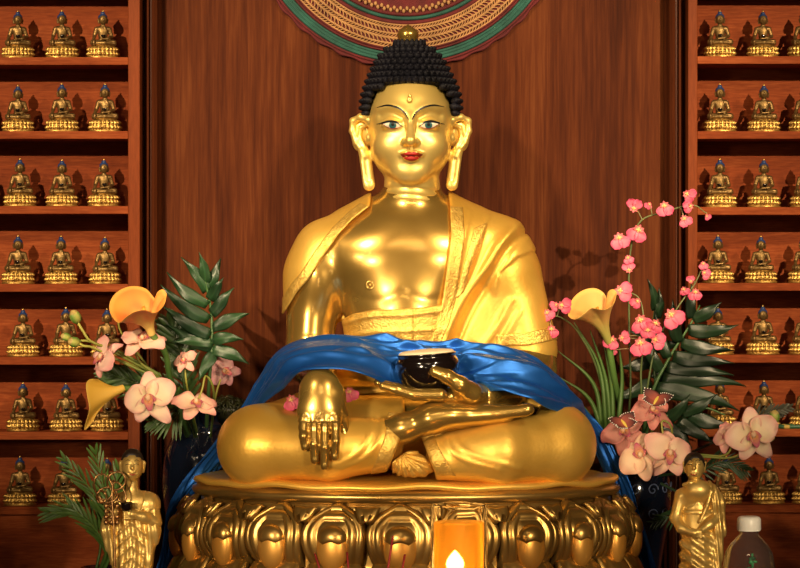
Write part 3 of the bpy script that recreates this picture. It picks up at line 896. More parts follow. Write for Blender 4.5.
SHELF_PY_L = [57, 131, 206, 284, 357, 432, 507]
SHELF_PY_R = [56, 131, 207, 283, 355, 429, 505]
def build_case(side):
    ff = (YF - CAMY) / -CAMY
    if side < 0:
        xs0, xs1 = (128 - 400) * ff, (140 - 400) * ff; xo = -520.0; lo, hi = xo, xs0
    else:
        xs0, xs1 = (688 - 400) * ff, (697.5 - 400) * ff; xo = 545.0; lo, hi = xs1, xo
    cx = (lo + hi) / 2
    nm = 'left' if side < 0 else 'right'
    t = thing('display_case', f'reddish wooden display case holding seven shelves of figurines, {nm} of the statue', 'cabinet', (cx, YF + 28, FL), 'wooden display cases')
    bevel_box('side_panel', (xs0, YF, FL), (xs1, YB + 8, 420), M['wood_side'], t)
    if side < 0: bevel_box('side_panel', (xo - 12, YF, FL), (xo, YB + 8, 420), M['wood_side'], t)
    else: bevel_box('side_panel', (xo, YF, FL), (xo + 12, YB + 8, 420), M['wood_side'], t)
    mk('back_panel', *boxlo((lo, YB, FL), (hi, YB + 8, 420)), M['wood_case'], t, smooth=False)
    zs = []
    for py in (SHELF_PY_L if side < 0 else SHELF_PY_R):
        z = (284 - py) * ff; zs.append(z)
        bevel_box('shelf', (lo, YF + 1, z - 8.3), (hi, YB, z), M['wood_case'], t, .6)
    for k in (1, 2): bevel_box('shelf', (lo, YF + 1, zs[0] + k * 80 - 8.3), (hi, YB, zs[0] + k * 80), M['wood_case'], t, .6)
    bevel_box('lower_panel', (lo, YF + 4, FL + 20), (hi, YF + 12, zs[-1] - 8.5), M['wood_case'], t, .6)
    return zs

def build_hanging():
    t = thing('crocheted_wall_hanging', 'round crocheted hanging in maroon, teal and tan rings on the panel above the statue', 'wall hanging', p(407, 68, YW - 4))
    C = p(407, -93, YW - 3); f = (YW - CAMY) / -CAMY
    n = 180
    def band(name, r0, r1, mat, h=2.6, rows=None, slant=True):
        V = []; m = 21
        rows = rows or max(1, int(round((r1 - r0) / 3.2)))
        for k in range(n * 2):
            a = PI * 2 * k / (n * 2)
            for j in range(m):
                s = j / (m - 1); r = (r0 + (r1 - r0) * s) * f
                y = -h * (abs(math.sin(s * rows * PI)) ** .5) - .6 * math.sin(a * 170 + (math.floor(s * rows) * 1.6)) * (.3 + abs(math.sin(s * rows * PI)))
                if r1 > 158: r += (s > .5) * 1.0 * math.sin(a * 41) * s
                V.append((C[0] + r * math.sin(a), C[1] + y, C[2] - r * math.cos(a)))
        return mk(name, np.array(V), grid_faces(2 * n, m, cu=True), mat, t)
    band('maroon_band', 155.5, 161.5, M['maroon'], 3)
    band('teal_band', 146, 155.5, M['teal'], 3, 3)
    band('maroon_band', 141, 146, M['maroon'], 3)
    band('net_backing', 118, 141, M['maroon'], .6, 1)
    # openwork rings of tan chain stitch
    tb = MB()
    for ri, (ra, rb_) in enumerate(((137.5, 141), (132, 137), (127.5, 131), (122, 127), (118.5, 121.5))):
        cnt = 250 if (rb_ - ra) < 4.2 else 200
        for k in range(cnt):
            a = 2 * PI * (k + .5 * (ri % 2)) / cnt
            if math.cos(a) < .30: continue
            rm = (ra + rb_) / 2 * f; hr = (rb_ - ra) / 2 * f; wa = PI / cnt * 1.15
            pts = []
            for q in range(9):
                th = 2 * PI * q / 8
                rr = rm + hr * math.cos(th); aa = a + wa * math.sin(th) + .012 * math.cos(th) * (1 if ri % 2 else -1)
                pts.append((C[0] + rr * math.sin(aa), C[1] - 2.0 - .5 * math.sin(th), C[2] - rr * math.cos(aa)))
            tb.add(*tube(pts, .62, 4, cap=False))
    for rr in (118.2, 121.8, 127.2, 131.6, 137.2, 141):
        pts = [(C[0] + rr * f * math.sin(a), C[1] - 2.2, C[2] - rr * f * math.cos(a)) for a in np.linspace(-1.3, 1.3, 150)]
        tb.add(*tube(pts, .8, 5))
    tb.build('openwork_net', M['tan'], t)
    band('maroon_band', 113.5, 118, M['maroon'], 3)
    band('teal_band', 109.5, 113.5, M['teal'], 3, 1)
    band('maroon_band', 105.5, 109.5, M['maroon'], 2.5)
    tb = MB()
    for k in range(200):
        a = 2 * PI * k / 200
        if math.cos(a) < .1: continue
        rr = (101.5 + 2.6 * (k % 2)) * f
        V, F = ellipsoid((C[0] + rr * math.sin(a), C[1] - 2.5, C[2] - rr * math.cos(a)), (2.0, 1.4, 2.4), 6, 4); tb.add(V, F)
    tb.build('chain_edging', M['tan'], t)
    band('centre_disc', 2, 105.5, M['maroon'], 2, 30)

def build_altar():
    t = thing('altar_table', 'altar table under the lotus pedestal, draped in dark red cloth', 'table', (0, -60, FL))
    mk('table_top', *boxlo((-480, -430, ALT - 14), (520, YF - 4, ALT)), M['cloth'], t, smooth=False)
    V = []
    n = 140
    for z, k in ((ALT - 4, 0), (ALT - 120, .6), (FL + 6, 1)):
        for i in range(n):
            x = -482 + 1004 * i / (n - 1); V.append((x, -432 - 4 - 5 * k * math.sin(i * .7), z))
    o = mk('cloth_skirt', np.array(V), grid_faces(3, n), M['cloth'], t)
    m = o.modifiers.new('s', 'SOLIDIFY'); m.thickness = .004
    for x in (-465, 505):
        for y in (-415, 140): mk('leg', *boxlo((x - 10, y - 10, FL), (x + 10, y + 10, ALT - 14)), M['wood_trim'], t, smooth=False)
# ---------------------------------------------------------------- small shelf figures
def fig_small(P):
    c = lambda x, y, z: np.array([x, y, z])
    d = ell(P, c(0, 1, 29), (5.6, 4.2, 6.5))
    d = smin(d, ell(P, c(0, 1, 23), (4.6, 3.8, 5)), 2)
    d = smin(d, rc(P, c(-5.2, 1, 32.2), c(5.2, 1, 32.2), 2.7, 2.7), 2)
    d = smin(d, rc(P, c(0, 1, 34), c(0, 0, 40), 2.3, 2.1), 1.8)
    d = smin(d, ell(P, c(0, -.2, 42), (4.6, 4.6, 5.4)), 1)
    for s in (-1, 1):
        d = smin(d, chain(P, [(c(6.8 * s, 1, 31.8), 2.6), (c(9.3 * s, 1, 24), 2.1)], 1), .8)
        d = smin(d, rc(P, c(4.8 * s, .6, 42), c(4.4 * s, .6, 38.4), 1.1, .9), .5)
        d = smin(d, chain(P, [(c(3.5 * s, 2, 17.2), 3.8), (c(10.8 * s, -4, 16.6), 3.3), (c(0, -8.5, 16.2), 2.6)], 1.5), 1.2)
    d = smin(d, chain(P, [(c(-9.3, 1, 24), 2.0), (c(-10.4, -5, 20.5), 1.6), (c(-10.6, -8.6, 17), 1.8), (c(-10.6, -9.0, 14.2), 1.1)], 1), .5)
    d = smin(d, chain(P, [(c(9.3, 1, 24), 2.0), (c(4, -6, 21.0), 1.6), (c(-2.5, -7.4, 20.4), 1.3)], 1), .5)
    d = smin(d, ell(P, c(0, -4.8, 41.6), (.9, 1.2, 1.8)), .6)
    g = ridge(np.abs((P[:, 0] - 4.5 + (P[:, 2] - 27) * .38)), .8, .55) * (P[:, 1] < 0) * (P[:, 2] > 20) * (P[:, 2] < 35)
    g = g - .45 * ridge(np.abs(P[:, 2] - 18.6 + .12 * np.abs(P[:, 0])), .7, 1) * (P[:, 2] < 22)
    return d - g
def proto_small():
    t = thing('seated_figurine', 'x', 'figurine', (0, 0, 0), 'small seated figures on the case shelves')
    base = np.zeros(3)
    V, F = surf(fig_small, (-20, -14, 11), (20, 10, 50), .62); 
    t.location = w((0, 0, 0))
    mk('figure', V, F, M['bronze'], t)
    b = MB()
    for c_, r_ in (((0, .8, 44.4), (5.0, 5.0, 4.4)), ((0, .8, 48.4), (2.6, 2.6, 2.8))):
        V, F = ellipsoid(c_, r_, 18, 12)
        V = V[:, :]; b.add(V, F)
    hb = b.build('hair', M['bluehair'], t)
    hb.location.y += .0016
    mk('finial', *lathe([(0, 50), (.9, 50.6), (1.0, 51.4), (.6, 52.4), (0, 53)], 12, (0, 1, 0)), M['bronze_base'], t)
    # lotus seat with two rows of bead-like petals
    n = 144; prof = []
    V = []
    m = 34
    for k in range(n):
        a = 2 * PI * k / n
        for j in range(m):
            s = j / (m - 1); z = 13.6 * s
            r = 17.6 - 1.5 * abs(2 * s - .9) ** 1.5 - (2.2 if s > .93 else 0)
            if s < .14: r = 17.6
            else:
                row = 0 if s < .52 else 1
                c = .33 if row == 0 else .72
                ph = 12 * a + (PI if row else 0)
                bmp = (0.5 + .5 * math.cos(ph * 2)) ** .7 * math.exp(-((s - c) / .15) ** 2)
                r = r - 1.6 + 2.7 * bmp
            V.append((r * math.sin(a), -r * .66 * math.cos(a), z))
    F = grid_faces(n, m, cu=True) + [tuple(k * m + m - 1 for k in range(n)), tuple((n - 1 - k) * m for k in range(n))]
    mk('lotus_seat', np.array(V), F, M['bronze_base'], t)
    mk('bowl', *lathe([(0, 21.6), (1.6, 21.6), (2.6, 23), (2.6, 24.6), (2.2, 24.8), (0, 24.5)], 16, (-.5, -8.2, .3)), M['lacquer'], t)
    return t
ORD = ['top', 'second', 'third', 'fourth', 'fifth', 'sixth', 'bottom']
def place_small():
    pro = proto_small(); kids = list(pro.children); first = True; R = random.Random(5)
    spots = []
    LX = [[18, 62, 103], [18, 62, 105], [20, 62, 104], [18, 61, 105], [23, 66, 107], [23, 66, 107], [20, 64, 107]]
    RX = [[720, 763, 804], [720, 764, 805], [720, 764, 806], [718, 761, 804], [718, 763, 805], [720, 764, 806], [726, 769, 808]]
    for side, XS, PY in ((-1, LX, SHELF_PY_L), (1, RX, SHELF_PY_R)):
        for r in range(7):
            for c in range(3):
                spots.append((side, r, c, XS[r][c], PY[r]))
            if side < 0 and r in (1, 2): spots.append((side, r, -1, XS[r][0] - 41, PY[r]))
    for side, r, c, px, py in spots:
        if first: o = pro; first = False
        else:
            o = pro.copy(); COL.objects.link(o)
            for k in kids:
                q = k.copy(); q.parent = o; COL.objects.link(q)
        y = YF + 22
        ff = (YF - CAMY) / -CAMY; f = (y - CAMY) / -CAMY
        o.location = w(((px - 400) * f, y, (284 - py) * ff + .2))
        sc = .985 + R.uniform(-.02, .02); o.scale = (sc, sc, sc)
        o.rotation_euler = (0, 0, math.radians(R.uniform(-5, 5) + (9 if side < 0 else -3)))
        nm = 'left' if side < 0 else 'right'
        if side < 0: pos = {-1: 'cut off at the picture edge', 0: 'leftmost whole one', 1: 'middle one', 2: 'nearest the central panel'}[c]
        else: pos = {0: 'nearest the central panel', 1: 'middle one', 2: 'cut off at the picture edge'}[c]
        o['label'] = f'bronze seated figurine, {nm} case, {ORD[r]} shelf, {pos}'
# ---------------------------------------------------------------- flowers and leaves
def pq(px, py, y): return p(px, py, y)
def petal_geo(L, W, fr, org, c0, c1, cup=.25, curl=.3, a=.75, tipw=0.15, ruf=.06, nu=12, nv=9, seed=0, spots=None, ce=None, rnd_=False):
    """fr columns: side, length, normal"""
    V = []; C = []
    c0 = np.array(c0); c1 = np.array(c1); ce = c1 if ce is None else np.array(ce)
    for i in range(nu):
        u = i / (nu - 1)
        wv = W * (math.sin(PI * min(1, u ** a * (1 - tipw * .5) + .02)) ** .7 + .03)
        if rnd_: wv = W * (max(0, 1 - (2 * u - 1) ** 2) ** .45 * (.45 + .55 * u ** .6) + .03)
        for j in range(nv):
            s = -1 + 2 * j / (nv - 1)
            z = curl * L * u * u + cup * W * s * s * (1 - .4 * u) + ruf * W * math.sin(u * 9 + s * 3 + seed) * abs(s)
            v = fr @ np.array([s * wv, u * L * (1 - .06 * s * s), z])
            V.append(org + v)
            k = min(1, u * 1.15); c = c0 * (1 - k) + c1 * k
            e = max(0, max(abs(s), u) - .65) / .35
            C.append(c * (1 - e * .7) + ce * e * .7)
    return np.array(V), grid_faces(nu, nv), np.array(C)
def one(name, geo, mat, parent, solid=.0006):
    V, F, C = geo
    o = mk(name, V, F, mat, parent, col=C)
    if solid:
        m = o.modifiers.new('s', 'SOLIDIFY'); m.thickness = solid; m.offset = 0
    return o
def stem_geo(pts, r, c0=(.10, .16, .03), c1=(.45, .42, .08), n=7, res=20):
    V, F = tube(pts, r, n, res)
    k = np.repeat(np.linspace(0, 1, res), n)[:, None]
    return V, F, np.array(c0) * (1 - k) + np.array(c1) * k
def stem(name, pts, r, parent, c0=(.04, .10, .02), c1=(.42, .38, .07), res=20):
    V, F, C = stem_geo(pts, r, c0, c1, 7, res)
    return mk(name, V, F, M['stem'], parent, col=C)
PALE0, PALE1, PALEE = (.84, .70, .42), (.84, .62, .50), (.74, .30, .30)
def orchid(label, c, n, roll, R, pts=None, cols=None, group=None, parent=None, sr=1.1, angs=None):
    """moth orchid facing n; c in units; R = overall radius"""
    c0, c1, ce = cols or (PALE0, PALE1, PALEE)
    if parent is None:
        t = thing('orchid', label, 'flower', c if pts is None else pts[0], group)
    else: t = parent
    fr0 = frame_from(n, roll)
    spec = [('petal', 90, .95, .33), ('petal', 18, 1.0, .50), ('petal', 162, 1.0, .50), ('petal', -52, .95, .30), ('petal', -128, .95, .30)]
    if angs: spec = angs
    for i, (nm, ang, l, wd) in enumerate(spec):
        q_ = math.sin(c[0] * 3.1 + i * 1.9); a = math.radians(ang + 9 * q_); l = l * (1 + .10 * math.cos(c[2] + i * 2.7))
        d = np.array([math.cos(a), math.sin(a), (.05 if wd > .4 else -.06) + .22 * math.cos(c[0] + i * 1.3)])
        L = d / np.linalg.norm(d); sdir = np.cross(L, [0, 0, 1]); sdir /= np.linalg.norm(sdir); nn = np.cross(sdir, L)
        fr = fr0 @ np.stack([sdir, L, nn], 1)
        one(nm, petal_geo(R * l, R * wd, fr, c + fr0[:, 2] * (.4 if wd > .4 else -.4), c0, c1, .22 + .15 * q_, -.16 + .16 * math.sin(i + c[0]), .72 if wd > .4 else .8, .2, .13, seed=i * 2.1 + c[0], ce=ce), M['petal'], t)
    # lip: three small lobes and a column
    for i, (ang, l) in enumerate(((-90, .42), (-20, .26), (200, .26))):
        a = math.radians(ang)
        L = np.array([math.cos(a) * .7, math.sin(a) * .7, .7]); L /= np.linalg.norm(L)
        sdir = np.cross(L, [0, 0, 1]); sdir /= np.linalg.norm(sdir); nn = np.cross(sdir, L)
        one('lip', petal_geo(R * l, R * .17, fr0 @ np.stack([sdir, L, nn], 1), c + fr0[:, 2] * 1.2, (.75, .45, .10), (.50, .10, .16), .5, -.5, .7, .2, .1, 8, 7, i), M['petal'], t)
    V, F = ellipsoid(c + fr0[:, 2] * R * .16 + fr0[:, 1] * R * .03, (R * .10, R * .10, R * .12), 10, 6)
    mk('column', V, F, M['petal'], t, col=np.tile((.82, .55, .35), (len(V), 1)))
    if pts is not None: stem('stem', list(pts) + [c - fr0[:, 2] * R * .12], [sr * 1.2, sr, sr * .8], t)
    return t
def blossom(c, n, roll, R, parent, k=0):
    """small dancing-lady orchid blossom: broad skirt lip, little petals, one mesh"""
    fr0 = frame_from(n, roll); b = MB()
    R = R * 1.05; A, B = (.72, .20, .27), (.58, .065, .14)
    for s in (-1, 1):
        a = math.radians(-90 + s * 36)
        L = np.array([math.cos(a), math.sin(a), .12]); L /= np.linalg.norm(L); sd = np.cross(L, [0, 0, 1]); sd /= np.linalg.norm(sd)
        V, F, C = petal_geo(R * 1.15, R * .62, fr0 @ np.stack([sd, L, np.cross(sd, L)], 1), c, A, B, .18, -.14, .6, 0, .09, 11, 10, k + s, rnd_=True, ce=(.62, .05, .17)); b.add(V, F, C)
    for ang in (90, 35, 145, 0, 180):
        a = math.radians(ang)
        L = np.array([math.cos(a), math.sin(a), .25]); L /= np.linalg.norm(L); sd = np.cross(L, [0, 0, 1]); sd /= np.linalg.norm(sd)
        V, F, C = petal_geo(R * .52, R * .15, fr0 @ np.stack([sd, L, np.cross(sd, L)], 1), c + fr0[:, 2] * .4, (.80, .42, .26), (.60, .10, .14), .2, .1, .8, .2, .05, 7, 5, k); b.add(V, F, C)
    V, F = ellipsoid(c + fr0[:, 2] * 1.3, (R * .15,) * 3, 8, 6); b.add(V, F, (.80, .50, .16))
    for q in range(4):
        V, F = ellipsoid(c + fr0 @ np.array([math.cos(q * 1.6) * R * .16, math.sin(q * 1.6) * R * .16, 1.6]), (R * .07,) * 3, 6, 4); b.add(V, F, (.85, .58, .30))
    o = b.build('blossom', M['petal'], parent, colored=True)
    m = o.modifiers.new('s', 'SOLIDIFY'); m.thickness = .0004
    return o
def calla(label, lip, base, stempts, cin, cout, tube_c, spad=True, r0=3.6, blush=0.0):
    t = thing('calla_lily', label, 'flower', stempts[0])
    lipc = catmull([pq(*a) for a in lip] + [pq(*lip[0])], 72)[:-1]
    B = pq(*base); cen = lipc.mean(0); ax = cen - B; H = np.linalg.norm(ax); ax /= H
    # angular order of the ring follows the lip
    fr = frame_from(ax)
    a0 = math.atan2((lipc[0] - B) @ fr[:, 1], (lipc[0] - B) @ fr[:, 0])
    a1 = np.unwrap([math.atan2((q - cen) @ fr[:, 1], (q - cen) @ fr[:, 0]) for q in lipc])
    sgn = 1 if a1[-1] > a1[0] else -1
    n = len(lipc); nv = 22; V = []; C = []
    for i in range(n):
        th = a1[0] + sgn * 2 * PI * i / n
        ring = B + r0 * (math.cos(th) * fr[:, 0] + math.sin(th) * fr[:, 1])
        D = lipc[i] - ring; da = (D @ ax); dr = D - ax * da
        for j in range(nv):
            v = j / (nv - 1)
            rad = .10 * v + .90 * v ** 2.0
            if v > .86: axl = v - (v - .86) ** 2 * 1.2 
            else: axl = v
            end = 1 if v < 1 else 1
            q = ring + dr * rad + ax * da * (v ** .8)
            V.append(q)
            k = v ** 1.1
            cc = np.array(tube_c) * (1 - k) + np.array(cin) * k
            bl = (.5 + .5 * math.sin(i * .31 + j * .35) * math.cos(i * .11 - j * .2)) * blush * max(0, min(1, (v - .3) / .3)) * min(1, (1.02 - v) / .12)
            cc = cc * (1 - bl) + np.array((.74, .14, .03)) * bl
            if v > .95: cc = cc * .6 + np.array((.78, .50, .12)) * .4
            C.append(cc)
    F = grid_faces(n, nv, cu=True)
    o = mk('spathe', np.array(V), F, M['petal'], t, col=np.array(C))
    m = o.modifiers.new('s', 'SOLIDIFY'); m.thickness = .0012; m.offset = 0
    m = o.modifiers.new('d', 'SUBSURF'); m.levels = 0; m.render_levels = 1
    if spad:
        V, F = tube([B + ax * 4, B + ax * H * .55, B + ax * H * .86 + fr[:, 1] * 1], [2.2, 2.6, 1.6], 8, 10)
        mk('spadix', V, F, M['petal'], t, col=np.tile((.80, .45, .06), (len(V), 1)))
    stem('stem', list(stempts) + [B + ax * 2], [3.2, 3.0, r0], t, (.02, .06, .015), (.10, .20, .04))
    return t
def lobed_leaf(label, rachis, lobes, col0, col1, petiole=None, name='split_leaf', cat='leaf', group=None, curl=-.18):
    """rachis/lobes given as points; lobes: (base, tip, width)"""
    rp = [np.array(q) for q in rachis]
    t = thing(name, label, cat, petiole[0] if petiole else rp[0], group)
    b = MB()
    for i, (ba, ti, wd) in enumerate(lobes):
        ba = np.array(ba); ti = np.array(ti); L = ti - ba; l = np.linalg.norm(L); L = L / l
        sd = np.cross(L, [0, -1, 0]); sd /= np.linalg.norm(sd); nn = np.cross(sd, L)
        nu, nv = 14, 9; V = []; C = []
        for a in range(nu):
            u = a / (nu - 1); wv = wd * (.62 + .36 * math.sin(PI * u * 1.1 + .15) + .07 * math.sin(u * 11 + i * 2)) * max(0, 1 - u ** 2.6) + .15
            for k in range(nv):
                s = -1 + 2 * k / (nv - 1)
                z = curl * l * u * (1 - u) * -1.4 - 1.6 * (1 - abs(s)) * (1 if 1 else 0) * -1 * .7 + 1.3 * math.sin(u * 9 + i * 1.7) * abs(s) * (1 if s > 0 else -1) - l * .10 * u * u
                bend = l * .07 * math.sin(u * PI + i * .4)
                V.append(ba + L * u * l + sd * (s * wv + bend) + nn * z)
                k2 = .5 + .5 * math.sin(u * 3 + i); c = np.array(col0) * (1 - k2) + np.array(col1) * k2
                C.append(c * (1.0 if abs(s) > .15 else 1.5))
        b.add(np.array(V), grid_faces(nu, nv), np.array(C))
    o = b.build('leaf_blade', M['leaf'], t, colored=True)
    m = o.modifiers.new('s', 'SOLIDIFY'); m.thickness = .0005
    pts = (list(petiole) if petiole else []) + rp
    V, F, C = stem_geo(pts, [2.2, 1.6, .7], (.03, .07, .02), (.06, .14, .04), 7, 24)
    mk('midrib', V, F, M['stem'], t, col=C)
    return t
def palm_frond(label, pts, n, L0, wd, col0, col1, droop=.3, name='palm_frond', ang=38, group=None, yj=.25):
    t = thing(name, label, 'leaf', pts[0], group)
    P = catmull(pts, 60); T = np.gradient(P, axis=0); T /= np.linalg.norm(T, axis=1)[:, None]
    b = MB(); R = random.Random(int(abs(pts[0][0]) * 7 + n))
    for i in range(n):
        u = .28 + .72 * i / (n - 1); k = int(u * 59)
        for s in (-1, 1):
            l = L0 * (math.sin(PI * min(1, (u - .2) * 1.0 + .12)) ** .6) * R.uniform(.85, 1.1)
            a = math.radians(ang * (1.2 - .5 * u))
            sd = np.cross(T[k], [0, -1, 0]); sd /= np.linalg.norm(sd) + 1e-6
            L = T[k] * math.cos(a) + s * sd * math.sin(a) + np.array([0, R.uniform(-yj, yj), 0]); L /= np.linalg.norm(L)
            W_ = np.cross(L, [0, -1, 0]); W_ /= np.linalg.norm(W_); nn = np.cross(W_, L)
            V = []; C = []
            for q in range(8):
                v = q / 7; wv = wd * math.sin(PI * (v * .92 + .06)) ** .7 + .05
                c = P[k] + L * l * v + np.array([0, 0, -1]) * droop * l * v * v
                for e in (-1, 0, 1):
                    V.append(c + W_ * wv * e + nn * (.35 * wd * (1 - abs(e)))); 
                    kk = R.random() * .25 + v * .5; C.append(np.array(col0) * (1 - kk) + np.array(col1) * kk)
            b.add(np.array(V), grid_faces(8, 3), np.array(C))
    b.build('leaflets', M['leaf'], t, colored=True)
    V, F, C = stem_geo(pts, [1.5, 1.2, .4], col0, col1, 6, 30)
    mk('stalk', V, F, M['stem'], t, col=C)
    return t
def blade(label, pts, wd, c0, c1, group):
    P = catmull(pts, 26); T = np.gradient(P, axis=0); T /= np.linalg.norm(T, axis=1)[:, None]
    V = []; C = []
    for i in range(26):
        u = i / 25; s = np.cross(T[i], [0, -1, 0]); s /= np.linalg.norm(s); nn = np.cross(s, T[i])
        wv = wd * (1 - u ** 3) * (.6 + .4 * min(1, u * 4)) + .1
        for e in (-1, -.5, 0, .5, 1):
            V.append(P[i] + s * wv * e + nn * .5 * wd * (1 - abs(e)))
            C.append(np.array(c0) * (1 - u) + np.array(c1) * u if abs(e) > .2 else np.array(c1))
    o = mk('grass_blade', np.array(V), grid_faces(26, 5), M['leaf'], None, col=np.array(C))
    m = o.modifiers.new('s', 'SOLIDIFY'); m.thickness = .0005
    tag(o, label, 'leaf', group); return o
def bud(label, c, r, pts, d, group='green orchid buds'):
    t = thing('flower_bud', label, 'bud', pts[0], group)
    fr = frame_from(d); V, F = ellipsoid((0, 0, 0), (1, 1, 1), 20, 12)
    C = []
    rr = np.array([r * .92, r * .92, r * 1.15]); W_ = V.copy()
    for v in V:
        a = math.atan2(v[1], v[0]); k = .5 + .5 * math.cos(a * 3)
        g = np.array((.10, .22, .03)) * (1 - k) + np.array((.50, .52, .12)) * k
        if v[2] > .55: g = g * .4 + np.array((.55, .30, .12)) * .6
        C.append(g)
    W_ = W_ * (1 - .08 * np.cos(np.arctan2(V[:, 1], V[:, 0]) * 3))[:, None]
    mk('bud', (W_ * rr) @ fr.T + c, F, M['petal'], t, col=np.array(C))
    stem('stem', list(pts) + [c - fr[:, 2] * r * .9], [1.5, 1.3, 1.5], t, (.10, .15, .03), (.50, .46, .08))
    return t
def moss_ball(label, c, R, n=420):
    b = MB(); rg = random.Random(4)
    for i in range(n):
        v = np.array([rg.gauss(0, 1), rg.gauss(0, 1), abs(rg.gauss(0, 1)) * .9]); v /= np.linalg.norm(v)
        a = np.array([rg.gauss(0, 1), rg.gauss(0, 1), rg.gauss(0, 1)]); a = a - v * (a @ v); a /= np.linalg.norm(a)
        q = c + v * np.array(R) * rg.uniform(.75, 1.0); l = rg.uniform(5, 11)
        g = rg.uniform(.5, 1.4)
        V, F = tube([q - a * l * .5, q + v * rg.uniform(1, 4), q + a * l * .5], [.5, .4, .3], 3, 5, cap=False); b.add(V, F, (.030 * g, .036 * g, .010 * g))
    V, F = ellipsoid(c, np.array(R) * .86, 20, 12); b.add(V, F, (.010, .011, .004))
    o = b.build('moss_ball', M['leaf'], None, colored=True)
    tag(o, label, 'moss'); o['kind'] = 'stuff'; return o
def vase(label, c, prof, n=48):
    t = thing('vase', label, 'vase', c)
    P = catmull(prof, 60); inner = [(max(.1, r - 2.5), z) for r, z in P[::-1]]
    V, F = lathe(list(map(tuple, P)) + inner[:-6] + [(0, P[0][1] + 6)], n)
    mk('vase_body', V + c, F, M['vase'], t)
    return t

def build_flora():
    G0, G1 = (.006, .024, .009), (.017, .055, .019)
    D0, D1 = (.004, .012, .005), (.009, .026, .010)
    # ---- vases
    vl = vase('dark blue glazed vase of flowers left of the lotus pedestal', np.array([-206, 110, ALT]),
              [(24, 0), (30, 4), (27, 14), (34, 60), (42, 110), (40, 150), (29, 178), (31, 190), (38, 198)])
    vr = vase('dark blue and white vase of flowers right of the lotus pedestal', np.array([243, 110, ALT]),
              [(24, 0), (30, 4), (27, 14), (32, 50), (40, 100), (38, 130), (26, 150), (29, 162), (35, 170)])
    # blue and white scroll painted on the right vase's shoulder
    b = MB()
    for k in range(14):
        a = 2 * PI * k / 14
        for z0, rr in ((118, 40.2), (92, 39.6)):
            b = MB(); pts = []
            for q in range(19):
                s = q / 18 * 2.6 * PI; rad = 7 * (1 - s / 9)
                aa = a + (rad * math.cos(s)) / 40; pts.append(np.array([243 + (rr) * math.sin(aa), 110 - rr * math.cos(aa), ALT + z0 + rad * math.sin(s)]))
            b.add(*tube(pts, .7, 5)); b.build('painted_scroll', M['bwpaint'], vr)
    VL = lambda dx=0, dy=0: np.array([-206 + dx, 110 + dy, ALT + 150]); VR = lambda dx=0, dy=0: np.array([243 + dx, 110 + dy, ALT + 130])
    VLt = lambda dx=0, dy=0: np.array([-206 + dx, 110 + dy, ALT + 196]); VRt = lambda dx=0, dy=0: np.array([243 + dx, 110 + dy, ALT + 168])
    moss_ball('dark mossy tuft at the rim of the left vase, beside the scarf', pq(228, 412, 96), (24, 20, 15))
    # ---- left arrangement
    calla('orange-yellow calla lily at the top of the left arrangement',
          [(167, 294, -2), (164, 305, -12), (155, 313, -26), (145, 310, -34), (134, 312, -36), (126, 317, -34), (118, 323, -26), (110, 313, -8), (110, 301, 4), (118, 291, 14), (131, 286, 20), (145, 288, 22), (153, 296, 20), (158, 303, 14), (157, 293, 8), (163, 289, 2)],
          (152, 335, 8), [VL(-4), pq(172, 385, 40), pq(166, 355, 18)], (.76, .28, .035), (.85, .5, .1), (.70, .52, .15), blush=.9)
    calla('bright yellow calla lily tipping sideways, low on the left arrangement',
          [(98, 379, 14), (90, 379, 4), (86, 384, -8), (87, 396, -14), (89, 410, -16), (84, 430, -14), (92, 423, -10), (97, 411, -2), (104, 403, 8), (104, 390, 16)],
          (124, 388, 12), [VL(-8), pq(172, 400, 40), pq(140, 390, 20)], (.74, .44, .05), (.85, .5, .1), (.72, .45, .08))
    orchid('large pale pink orchid facing front, lowest centre of the left arrangement', pq(149, 399, -12), (-.1, -1, .15), 12, 29, [VL(-3), pq(185, 405, 30), pq(168, 402, 8)])
    orchid('pale pink orchid seen from the side at the left arrangement\'s far left', pq(103, 358, 4), (-.75, -.55, .4), -35, 24, [VL(-6), pq(165, 385, 40), pq(125, 362, 15)], ((.84, .62, .50), (.78, .45, .42), (.70, .25, .26)))
    orchid('pale pink orchid just under the orange-yellow calla lily', pq(143, 340, 10), (-.1, -.6, .9), 160, 25, [VL(-2), pq(168, 388, 30), pq(140, 362, 14), pq(135, 345, 14)], ((.86, .68, .46), (.82, .48, .42), (.72, .30, .28)))
    orchid('pink orchid half hidden behind the orange-yellow calla lily', pq(122, 306, 24), (-.8, -.4, .2), 80, 17, [VL(-1, 6), pq(150, 370, 40), pq(120, 330, 30)], ((.80, .5, .5), (.76, .35, .42), (.68, .22, .30)))
    orchid('pale pink orchid seen from the side at the left vase\'s rim', pq(196, 404, -4), (.15, -.6, .75), 10, 24, [VL(6), pq(214, 395, 24), pq(206, 376, 10), pq(202, 390, 2)], ((.86, .66, .42), (.80, .45, .38), (.70, .26, .24)))
    orchid('dusky pink orchid at the back, right of the split leaf', pq(224, 371, 66), (.3, -.8, .1), 60, 19, [VL(6, 8), pq(215, 400, 64)], ((.50, .30, .28), (.45, .22, .24), (.40, .15, .2)))
    orchid('small pink orchid between the split leaf and the pale orchids', pq(184, 361, 34), (-.2, -.7, .6), 20, 14, [VL(0, 0), pq(188, 392, 40)], ((.78, .5, .38), (.74, .38, .32), (.6, .25, .22)))
    V1 = pq(160, 375, 22)
    bud('rounded green bud, highest of the three on the left', pq(75, 317, 8), 6.2, [V1, pq(120, 352, 14), pq(92, 342, 8), pq(83, 331, 8)], (-.4, -.3, .9), 'green orchid buds, left')
    bud('small green bud at the picture\'s left, furthest left of three', pq(66, 337, 8), 4.6, [V1 + [0, 2, -2], pq(125, 358, 14), pq(92, 342, 10), pq(75, 341, 8)], (-.9, -.3, .3), 'green orchid buds, left')
